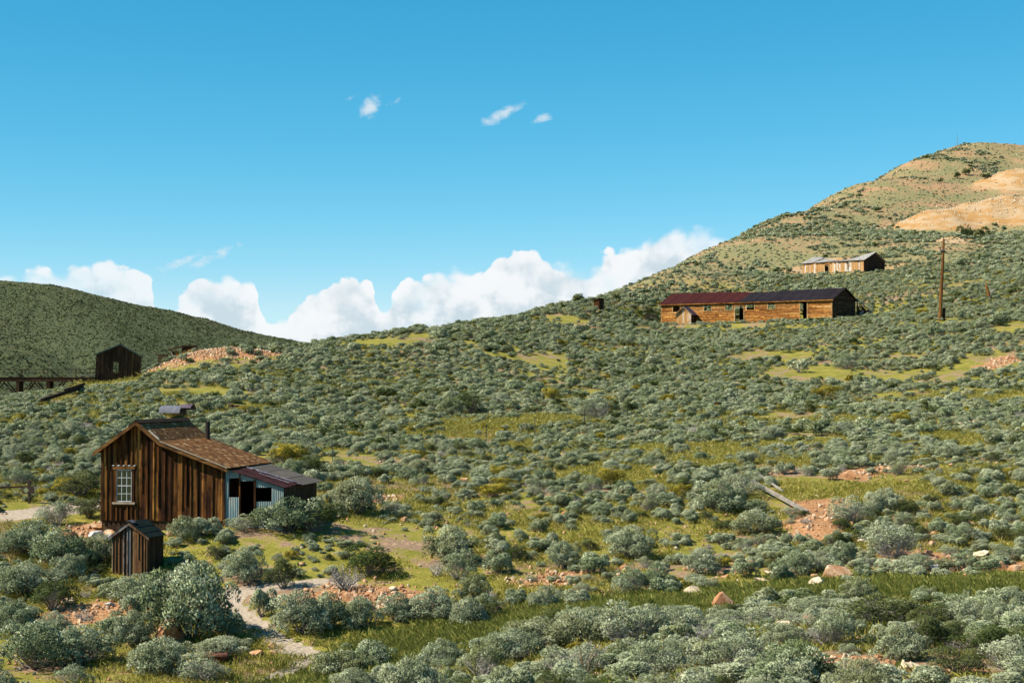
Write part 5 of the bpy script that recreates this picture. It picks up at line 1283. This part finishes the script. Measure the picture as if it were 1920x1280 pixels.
stones = [(1567, 1090, 44, 'o', 'big pale orange boulder above the green swale'), (1433, 1098, 24, 'p', None), (1528, 1083, 14, 'o', None), (1410, 1063, 20, 'o', None), (1538, 1105, 28, 'p', None), (1302, 1122, 34, 'p', None), (1356, 1144, 42, 'o', 'long flat orange rock on the near bank of the swale'), (1461, 1180, 28, 'p', None), (1515, 1176, 34, 'o', None),
 (1614, 1090, 20, 'g', 'white-grey rock beside the big pale orange boulder'), (1840, 1048, 27, 'p', None), (1760, 1070, 24, 'g', None), (1615, 1018, 12, 'p', None), (1597, 898, 18, 'o', None), (1553, 1050, 16, 'p', None), (1600, 1062, 18, 'o', None), (1740, 1042, 18, 'o', None), (1750, 1052, 16, 'o', None), (1732, 1048, 14, 'o', None), (1811, 1090, 20, 'o', None), (1352, 1078, 16, 'o', None), (1862, 1048, 14, 'p', None), (1670, 1098, 10, 'o', None), (1700, 1262, 34, 'p', None), (1880, 1068, 22, 'o', None), (1900, 1070, 18, 'o', None), (1748, 1026, 13, 'o', None), (1780, 1048, 12, 'o', None), (1655, 1100, 8, 'o', None),
 (653, 1130, 18, 'o', None), (667, 1133, 13, 'o', None), (676, 1143, 14, 'o', None), (730, 1138, 22, 'p', None), (757, 1129, 15, 'o', None), (735, 1155, 24, 'd', None), (790, 1152, 16, 'p', None), (693, 1122, 22, 'o', None), (718, 1215, 15, 'o', None), (940, 1150, 20, 'o', None), (976, 1150, 15, 'o', None), (991, 1230, 16, 'p', None), (975, 1234, 14, 'p', None), (863, 1110, 11, 'o', None), (1244, 1073, 14, 'o', None), (1267, 1030, 9, 'p', None), (1170, 1068, 18, 'o', None), (1135, 1122, 12, 'o', None), (1150, 1129, 12, 'o', None), (1225, 1116, 14, 'o', None), (726, 1047, 10, 'o', None), (950, 1155, 10, 'o', None),
 (308, 1210, 52, 'o', 'large orange and white boulder among sagebrush below the outhouse'), (128, 1132, 18, 'p', None), (207, 1138, 14, 'g', None), (100, 1163, 26, 'o', None), (185, 1175, 14, 'o', None), (30, 1208, 13, 'o', None), (348, 1234, 12, 'o', None), (410, 1242, 44, 'd', 'flat red-brown rock left of the footpath'), (480, 1233, 22, 'o', None), (508, 1215, 11, 'o', None), (582, 1211, 9, 'o', None), (513, 1226, 11, 'o', None), (440, 1240, 16, 'd', None),
 (185, 993, 22, 'o', None), (178, 1008, 22, 'g', 'grey rock at the left corner of the cabin'), (202, 1008, 20, 'o', None), (170, 990, 14, 'o', None), (150, 1004, 11, 'o', None), (205, 1016, 22, 'g', None), (135, 1003, 12, 'd', None), (565, 1062, 12, 'o', None), (575, 1110, 12, 'o', None), (628, 1115, 9, 'o', None), (1118, 1270, 14, 'o', None), (1290, 1275, 18, 'o', None), (1330, 1270, 12, 'o', None)]
clear += [(gnd(q[0], min(q[1] + 8, 1279)), .55 + q[2] * .012) for q in stones]
for l in rubble_line:
    if l[0][1] < 110: clear += [(p - np.array((0, q, 0)), .8) for p in l[::5] for q in (0, .9)]
occ = {}                       # grid of taken discs
def cell(x, y): return (int(x // 2.4), int(y // 2.4))
def free(x, y, r, k):
    cx, cy = cell(x, y)
    for i in (-1, 0, 1):
        for j in (-1, 0, 1):
            for (a, b_, c) in occ.get((cx + i, cy + j), ()):
                if (a - x) ** 2 + (b_ - y) ** 2 < ((r + c) * k) ** 2: return False
    return True
def take(x, y, r): occ.setdefault(cell(x, y), []).append((x, y, r))
plants = []                    # x, y, width, height, kind, variant, label
for px, py, w, h, kd, va, lb in hand:
    g = gnd(px, py); s = g[1] / F
    plants.append((g[0], g[1] + w * s * .2, w * s, h * s, kd, va, lb)); take(g[0], g[1] + w * s * .2, w * s * .5)
_O = at(1240, 606, 241); long_front = [(_O[0] + math.cos(R(37)) * k - math.sin(R(37)) * 2.5, _O[1] - math.sin(R(37)) * k - math.cos(R(37)) * 2.5) for k in range(0, 27, 2)]
def d2min(x, y, pts): return np.min((pts[:, 0] - x) ** 2 + (pts[:, 1] - y) ** 2)
rr = random.Random(77)
path_block = np.concatenate([path_pts[:, :2], path_pts[:, :2] - np.array((0, .8)), path_pts[:, :2] - np.array((0, 1.6))])
def nearest(X, Y, pts):
    o = np.full(len(X), 1e9)
    for p in pts: o = np.minimum(o, (X - p[0]) ** 2 + (Y - p[1]) ** 2)
    return np.sqrt(o)
def propose(y0, y1, n, wmin, wmax, pack, base):
    n = int(n * 1.3); Y = np.sqrt(rng.random(n) * (y1 ** 2 - y0 ** 2) + y0 ** 2); X = (rng.random(n) - .5) * (0.64 * Y + 6) * 1.3; Z = hz(X, Y)
    a = fbm(X, Y, 14, 3); b_ = fbm(X + 300, Y, 5, 3); s_ = fbm(X - 200, Y + 90, 9, 2)
    W = wmin + (wmax - wmin) * np.clip(rng.beta(1.2, 2.6, n) * .85 + (s_ - .40) * .8, 0, 1)
    big = rng.random(n) < .025; W = np.where(big, W * 1.5 + .3, W)
    dens = (a - .45) * 3.2 + (b_ - .45) * 2.2 + base
    up = np.clip((Z - .10 * X - 8.5 + (a - .5) * 8) / 9, 0, 1) * (Y > 245); dens = dens * (1 - up)
    W = np.where((Y > 105) & (Y < 165) & (X < -.18 * Y), np.minimum(W, .9), W)
    ok = rng.random(n) < dens
    lb = (Y > 200) & (Y < 252) & (X > .08 * Y) & (X < .225 * Y); W = np.where(lb, np.minimum(W, .8), W)
    ok &= ~(lb & (nearest(X, Y, long_front) < 6) & (rng.random(n) < .45))
    W = np.where((Y > 262) & (Y < 296) & (X > .16 * Y) & (X < .23 * Y), np.minimum(W, .7), W)
    lf = (Y > 125) & (Y < 151) & (X < -.19 * Y); W = np.where(lf, np.minimum(W, .7), W); ok &= ~(lf & (rng.random(n) < .4))
    if y0 < 100:
        ok &= nearest(X, Y, path_block) > W * .42 + .40
        ok &= nearest(X, Y, swale_pts[::2, :2]) > W * .35 + 1.75
    c_ = np.zeros(n, bool)
    for c, cr in clear: c_ |= (c[0] - X) ** 2 + ((c[1] - Y) * .8) ** 2 < (cr * (1.0 + .5 * (b_ - .5)) + W * .2) ** 2
    ok &= ~(c_ & (rng.random(n) < .94))
    ok &= ~((Y > 140) & (Y < 175) & (((dump_c[0][0] - X) / 6.5) ** 2 + ((dump_c[0][1] - 4 - Y) / 6.5) ** 2 < 1) & (rng.random(n) < .93))
    f_ = np.zeros(n, bool)
    for fx, fy, fr in FOOT: f_ |= (X - fx) ** 2 + (Y - fy) ** 2 < (fr + W * .27) ** 2
    ok &= ~f_
    for q in np.where(ok)[0]:
        x, y, w = float(X[q]), float(Y[q]), float(W[q]); r = w / 2
        if not free(x, y, r, pack): continue
        take(x, y, r); t_ = rr.random()
        kd = 'sage' if t_ < .62 else 'half' if t_ < .81 else 'green' if t_ < .915 else 'rabbit' if t_ < .94 else 'dead'
        plants.append((x, y, w, w * rr.uniform(.40, .72), kd, rr.randrange(7), None))
propose(34, 62, 4200, .30, 1.6, .78, .30)
propose(62, 100, 12000, .26, 1.40, .78, .34)
propose(100, 200, 52000, .28, 1.40, .68, .44)
propose(200, 320, 90000, .28, 1.25, .64, .60)
PL = np.array([(p[0], p[1], p[2], p[3]) for p in plants]); PZ = hz(PL[:, 0], PL[:, 1])
vis, PPX, PPY = in_view(PL[:, 0], PL[:, 1], PZ, 40)
size = PL[:, 2] / PL[:, 1] * vis
kinds = np.array([p[4] for p in plants])
single = np.zeros(len(plants), bool)
for kd, lim in (('sage', 290), ('half', 70), ('dead', 30), ('green', 60), ('rabbit', 30)):
    ids = np.where(kinds == kd)[0]; single[ids[np.argsort(-size[ids])][:lim]] = True
for i, p in enumerate(plants):
    if p[6]: single[i] = True
LM = [('the brown cabin', gnd(320, 1004), 6.0), ('the corrugated lean-to', gnd(520, 992), 4.0), ('the outhouse', gnd(255, 1090), 4.2), ('the grey fallen beam', gnd(1460, 940), 4.0),
      ('the orange rubble streak', gnd(1530, 985), 4.0), ('the dirt road', gnd(60, 960), 5.0), ('the big pale boulder', gnd(1567, 1080), 3.5), ('the orange-white boulder', gnd(308, 1202), 3.0)]
def zone(x, y, px, py):
    for nm, g, rad in LM:
        if (g[0] - x) ** 2 + (g[1] - y) ** 2 < rad ** 2: return 'near ' + nm
    if y < 95:
        if d2min(x, y, path_pts[:, :2]) < 2.6 ** 2: return 'beside the footpath'
        dsw = d2min(x, y, swale_pts[:, :2]); k = np.argmin((swale_pts[:, 0] - x) ** 2 + (swale_pts[:, 1] - y) ** 2)
        if y < swale_pts[k, 1] - 1.0 and px > 620: return 'on the near bank of the green swale'
        if dsw < 5.5 ** 2: return 'along the far edge of the green swale'
        return 'on the open grassy slope above the swale' if px > 640 else 'on the slope around the outhouse'
    if y < 140: return 'on the slope around the fence posts'
    if y < 200: return 'high on the open slope below the long building'
    return 'on the slope beside the long building' if y < 270 else 'on the upper hill'
LOOK = {'sage': ('sagebrush', 'grey-green sagebrush', 'shrub'), 'half': ('sagebrush', 'twiggy half-bare grey sagebrush', 'shrub'), 'dead': ('dead_shrub', 'bare dead grey shrub', 'shrub'), 'green': ('green_shrub', 'dark green shrub', 'shrub'), 'rabbit': ('yellow_shrub', 'yellow-green flowering shrub', 'shrub')}
def size_word(w, h): return ('large ' if w > 1.7 else 'small ' if w < 1.05 else '') + ('upright ' if h / w > .68 else 'low ' if h / w < .52 else '')
n_single = 0
for i in np.where(single)[0]:
    x, y, w, h, kd, va, lb = plants[i]; kk = 'big' if kd == 'sage' and w > 1.1 else kd; f, b_ = KIND[kk][va % len(KIND[kk])]
    nm, lk, ct = LOOK[kd]
    r = empty(nm, (x, y, PZ[i] - .03), rr.uniform(0, 6.28)); hh = h / .62
    r.scale = (w * rr.uniform(.98, 1.12), w * rr.uniform(.98, 1.12), hh)
    z_ = zone(x, y, PPX[i], PPY[i])
    tag(r, lb or (size_word(w, h) + lk + ' growing ' + z_), ct, lk + ' growing ' + z_)
    for me in (f, b_):
        if me is not None: o = bpy.data.objects.new(me.name.split('.')[0], me); COL.objects.link(o); o.parent = r
rest = np.where(~single)[0]
def do_scatter(name, ids, coll, of, label):
    n = len(ids); pts = np.stack([PL[ids, 0], PL[ids, 1], PZ[ids] - .04], 1); rot = np.zeros((n, 3)); rot[:, 2] = rng.random(n) * 6.283; rot[:, :2] = rng.normal(size=(n, 2)) * .08
    scl = np.stack([PL[ids, 2] * 1.05, PL[ids, 2] * 1.05, PL[ids, 3] / .62], 1)
    idx = [of[plants[i][4] if plants[i][4] in of else 'half'][plants[i][5] % len(of[plants[i][4] if plants[i][4] in of else 'half'])] for i in ids]
    scatter(name, coll, pts, rot, scl, np.array(idx), label)
m1 = PL[rest, 1] < 105
do_scatter('sagebrush_cover', rest[m1], C_near, near_of, 'mass of smaller sagebrush filling the nearer slope')
do_scatter('sagebrush_cover', rest[~m1], C_mid, mid_of, 'mass of sagebrush covering the higher slope')
# thin scrub on the upper hill and dots of scrub on the far hill
def hill_scrub():
    n = 75000; Y = np.sqrt(rng.random(n) * (505 ** 2 - 250 ** 2) + 250 ** 2); X = (rng.random(n) * .40 - .03) * Y
    Z = hz(X, Y); a = fbm(X, Y * .6, 22, 4) + (fbm(X, Y, 4, 2) - .5) * .5
    t_ = np.interp(Y, [250, 300, 340, 420], [.46, .49, .60, .67])
    tail = np.zeros(n, bool)
    for px, py, d, r in ((1778, 425, 352, 11), (1905, 420, 352, 11), (1915, 355, 412, 11)):
        c = at(px, py, d); tail |= ((X - c[0]) ** 2 + (Y - c[1]) ** 2 < r * r)
    foot = np.array([blocked(x, y, 1) for x, y in zip(X, Y)])
    k = ((a > t_) | (rng.random(n) < np.interp(Y, [250, 330, 400, 500], [.5, .4, .22, .15]))) & ~tail & ~foot; cl = (a > t_)
    X, Y, Z = X[k], Y[k], Z[k]; n = len(X); s = np.where(cl[k], .30 + rng.random(n) ** 3 * .8, .18 + rng.random(n) * .3)
    scatter('hill_scrub', C_far, np.stack([X, Y, Z - .05], 1), np.stack([np.zeros(n), np.zeros(n), rng.random(n) * 6.28], 1), np.stack([s, s, s * .75], 1), np.where(rng.random(n) < .1, 3, rng.integers(0, 3, n)), 'thin scrub dotting the reddish upper hill')
    n = 60000; Y = np.sqrt(rng.random(n) * (1010 ** 2 - 520 ** 2) + 520 ** 2); X = (rng.random(n) * .30 - .34) * Y; Z = farz(X, Y); s = .25 + rng.random(n) * .5
    k = fbm(X, Y, 40, 3) + rng.random(n) * .5 > .55
    X, Y, Z, s = X[k], Y[k], Z[k], s[k]; n = len(X)
    scatter('far_hill_scrub', C_hill, np.stack([X, Y, Z - .05], 1), np.stack([np.zeros(n), np.zeros(n), rng.random(n) * 6.28], 1), np.stack([s, s, s * .7], 1), rng.integers(0, 2, n), 'dark scrub dotting the far hill')
hill_scrub()

# ------------------------------------------------------------------ grass
def tuft(seed, n, h, w, spread, mat, name):
    g = np.random.default_rng(seed); p = np.zeros((n, 3)); p[:, :2] = g.normal(size=(n, 2)) * spread
    d = np.zeros((n, 3)); d[:, :2] = g.normal(size=(n, 2)) * .38 + p[:, :2] * .8; d[:, 2] = 1; d /= np.linalg.norm(d, axis=1)[:, None]
    s = np.cross(d, g.normal(size=(n, 3))); s /= np.linalg.norm(s, axis=1)[:, None]; ln = (h * (.5 + g.random(n)))[:, None]
    bend = np.zeros((n, 3)); bend[:, :2] = g.normal(size=(n, 2)) * .25
    V = np.stack([p - s * w / 2, p + s * w / 2, p + d * ln * .6 + s * w / 3 + bend * ln * .3, p + d * ln + bend * ln], 1).reshape(-1, 3)
    return np_mesh(name, V, np.arange(n * 4).reshape(n, 4), mat, np.repeat(g.random(n), 4))
C_grass = proto_coll('grass_tuft', [tuft(1, 40, .09, .010, .15, M['grass'], 'grass_tuft'), tuft(2, 36, .12, .010, .13, M['grass'], 'grass_tuft'), tuft(3, 50, .15, .0075, .13, M['lush'], 'grass_tuft'), tuft(4, 50, .21, .0075, .12, M['lush'], 'grass_tuft')])
def grass():
    n = 108000; Y = np.sqrt(rng.random(n) * (150 ** 2 - 36 ** 2) + 36 ** 2); X = (rng.random(n) - .5) * (.80 * Y + 4); Z = hz(X, Y)
    i = np.clip(np.searchsorted(GX, X) - 1, 0, len(GX) - 2); j = np.clip(np.searchsorted(GY, Y) - 1, 0, len(GY) - 2)
    path = m_path[j, i]; sw = m_swal[j, i]; rub = m_rub[j, i]; patch = fbm(X, Y, 6, 3)
    lush = (sw + (rng.random(n) - .5) * .5 + np.clip((62 - Y) / 60, 0, .25)) > .45
    k = (path < .3) & (rub < .5) & (lush | (patch + rng.random(n) * .25 < .66))
    fx = np.array([blocked(x, y, 0) for x, y in zip(X, Y)]); k &= ~fx
    X, Y, Z, lush = X[k], Y[k], Z[k], lush[k]; n = len(X)
    idx = np.where(lush, 2 + (rng.random(n) < .45), (rng.random(n) < .5).astype(int)); s = .8 + rng.random(n) * .7
    scatter('grass', C_grass, np.stack([X, Y, Z - .01], 1), np.stack([rng.normal(size=n) * .1, rng.normal(size=n) * .1, rng.random(n) * 6.28], 1), np.stack([s * 1.4 * np.maximum(1, Y / 90), s * 1.4 * np.maximum(1, Y / 90), s * np.maximum(1, Y / 110)], 1), idx, 'olive and lush green grass between the shrubs')
    # extra density in the swale
    n = 26000; t_ = rng.integers(0, len(swale_pts), n); X = swale_pts[t_, 0] + rng.normal(size=n) * 1.1; Y = swale_pts[t_, 1] + rng.normal(size=n) * 1.0; Z = hz(X, Y)
    k = np.array([d2min(x, y, path_line[:, :2]) > .45 for x, y in zip(X, Y)]); X, Y, Z = X[k], Y[k], Z[k]; n = len(X); s = .7 + rng.random(n) * .6
    scatter('swale_grass', C_grass, np.stack([X, Y, Z - .01], 1), np.stack([np.zeros(n), np.zeros(n), rng.random(n) * 6.28], 1), np.stack([s, s, s], 1), 2 + rng.integers(0, 2, n), 'tall lush grass along the swale')
grass()
def straw():
    for px, py, h, lb in ((1098, 1280, 1.05, 'tall dry tan stalk standing among near sagebrush'), (1203, 1262, .6, 'short leaning dry tan stalks among near grey sagebrush')):
        g = gnd(px, min(py, 1276)); r = empty('dry_stalk', g); tag(r, lb, 'dry stalk')
        sg = random.Random(int(px)); 
        for k in range(5):
            d = (sg.uniform(-.25, .35), sg.uniform(-.1, .1)); hh = h * sg.uniform(.5, 1)
            tube('stalk', [(0, 0, -.1), (d[0] * .4, d[1] * .4, hh * .6), (d[0], d[1], hh)], [.014, .012, .008], 4, M['straw'], r)
straw()

# ------------------------------------------------------------------ stones
def rock_mesh(seed, sub, mat, name, flat=.7):
    import bmesh
    bm = bmesh.new(); bmesh.ops.create_icosphere(bm, subdivisions=sub, radius=.5); g = random.Random(seed)
    planes = []
    for _ in range(16 if sub > 1 else 7):
        n = Vector((g.gauss(0, 1), g.gauss(0, 1), g.gauss(0, 1))).normalized(); planes.append((n, g.uniform(.22, .37)))
    for v in bm.verts:
        for n, d in planes:
            k = v.co.dot(n)
            if k > d: v.co -= n * (k - d)
        v.co *= 1 + g.uniform(-.012, .012)
        v.co.z *= flat; v.co.x *= 1.15
    me = bpy.data.meshes.new(name); bm.to_mesh(me); bm.free(); me.materials.append(mat); return me
R_or = [rock_mesh(s, 3, M['rock'], 'boulder', (.75, .6, .9, .5)[s % 4]) for s in range(5)]; R_gr = [rock_mesh(20 + s, 3, M['greyrock'], 'boulder') for s in range(2)]; R_dk = [rock_mesh(30, 3, M['darkrock'], 'boulder', .45)]; R_pale = [rock_mesh(40 + s, 3, M['tailrock'], 'boulder', .7) for s in range(2)]
rk = random.Random(5)
extra = []
for l in rubble_line:
    for _ in range(6):
        p = l[rk.randrange(len(l))]; extra.append((p[0] + rk.gauss(0, .9), p[1] + rk.gauss(0, .9), rk.uniform(.16, .42)))
for _ in range(125):
    y = math.sqrt(rk.uniform(54 ** 2, 92 ** 2)); extra.append((rk.choice((rk.uniform(-.3, .31), rk.uniform(.08, .31))) * y, y, rk.uniform(.16, .46)))
used = 0
def put_rock(x, y, w, t_, lb, grp):
    ms = {'o': R_or, 'p': R_pale, 'g': R_gr, 'd': R_dk}[t_]; me = ms[rk.randrange(len(ms))]
    o = bpy.data.objects.new('boulder', me); COL.objects.link(o); o.location = (x, y, float(hz(x, y)) + w * .13); o.rotation_euler = (rk.uniform(-.3, .3), rk.uniform(-.3, .3), rk.uniform(0, 6.28)); o.scale = (w * 1.1, w * 1.05, w * rk.uniform(.9, 1.2))
    tag(o, lb, 'rock', grp)
TW = {'o': 'orange-brown', 'p': 'pale tan', 'g': 'grey-white', 'd': 'red-brown'}
for px, py, w, t_, lb in stones:
    g = gnd(px, py); z_ = zone(g[0], g[1], px, py); ww = w * g[1] / F
    put_rock(g[0], g[1] + ww * .3, ww * 1.45, t_, lb or ('%s rock lying %s' % (TW[t_], z_)), '%s rock lying %s' % (TW[t_], z_))
for x, y, w in extra:
    if blocked(x, y, 0) or not (36 < y < 300): continue
    px, py = to_px((x, y, float(hz(x, y)))); t_ = rk.choice('oooop'); z_ = zone(x, y, px, py); lb = 'small %s stone lying %s' % (TW[t_], z_)
    put_rock(x, y, w, t_, lb, lb)
C_stone = proto_coll('stone', [rock_mesh(60 + s, 1, M['rock'], 'stone', .7) for s in range(4)] + [rock_mesh(70 + s, 1, M['tailrock'], 'stone', .7) for s in range(2)])
def pebbles():
    X = []; Y = []; S = []; I = []
    for l in rubble_line:
        n = 240 if l[0][1] < 110 else 300
        for _ in range(n):
            p = l[rk.randrange(len(l))]; X.append(p[0] + rk.gauss(0, .75)); Y.append(p[1] + rk.gauss(0, .75)); S.append((.04 + .26 * rk.random() ** 2.5) * (1 if l[0][1] < 110 else 1.5)); I.append(rk.randrange(5))
    for c, sx, sy, n in ((dump_c[0], 3.4, 2.0, 4200), (dump_c[1], 1.4, 1.0, 900)):
        for _ in range(n): X.append(c[0] + rk.gauss(0, sx)); Y.append(c[1] - .6 + rk.gauss(0, sy)); S.append(.06 + .32 * rk.random() ** 3); I.append(rk.randrange(5))
    for _ in range(7000):
        y = math.sqrt(rk.uniform(40 ** 2, 130 ** 2)); x = rk.uniform(-.31, .31) * y
        if fbm(np.array([x]), np.array([y]), 7, 3)[0] < .45: continue
        X.append(x); Y.append(y); S.append(rk.uniform(.05, .22)); I.append(rk.randrange(5))
    for px, py, d, r, n in ((1778, 425, 352, 6, 500), (1905, 420, 352, 6, 700), (1915, 355, 412, 6, 500)):
        c = at(px, py, d)
        for _ in range(n): X.append(c[0] + rk.gauss(0, r)); Y.append(c[1] + rk.gauss(0, r)); S.append(rk.uniform(.1, .4)); I.append(4 + rk.randrange(2))
    for _ in range(5000):
        y = math.sqrt(rk.uniform(320 ** 2, 490 ** 2)); x = rk.uniform(.05, .31) * y
        X.append(x); Y.append(y); S.append(rk.uniform(.12, .5)); I.append(rk.randrange(5))
    X = np.array(X); Y = np.array(Y); S = np.array(S); Z = hz(X, Y); n = len(X)
    scatter('loose_stones', C_stone, np.stack([X, Y, Z + S * .1], 1), rng.random((n, 3)) * 3, np.stack([S, S, S], 1), np.array(I), 'loose orange stones and scree strewn over the slope')
pebbles()
print('plants', len(plants), 'single', int(single.sum()), 'objects', len(bpy.data.objects))
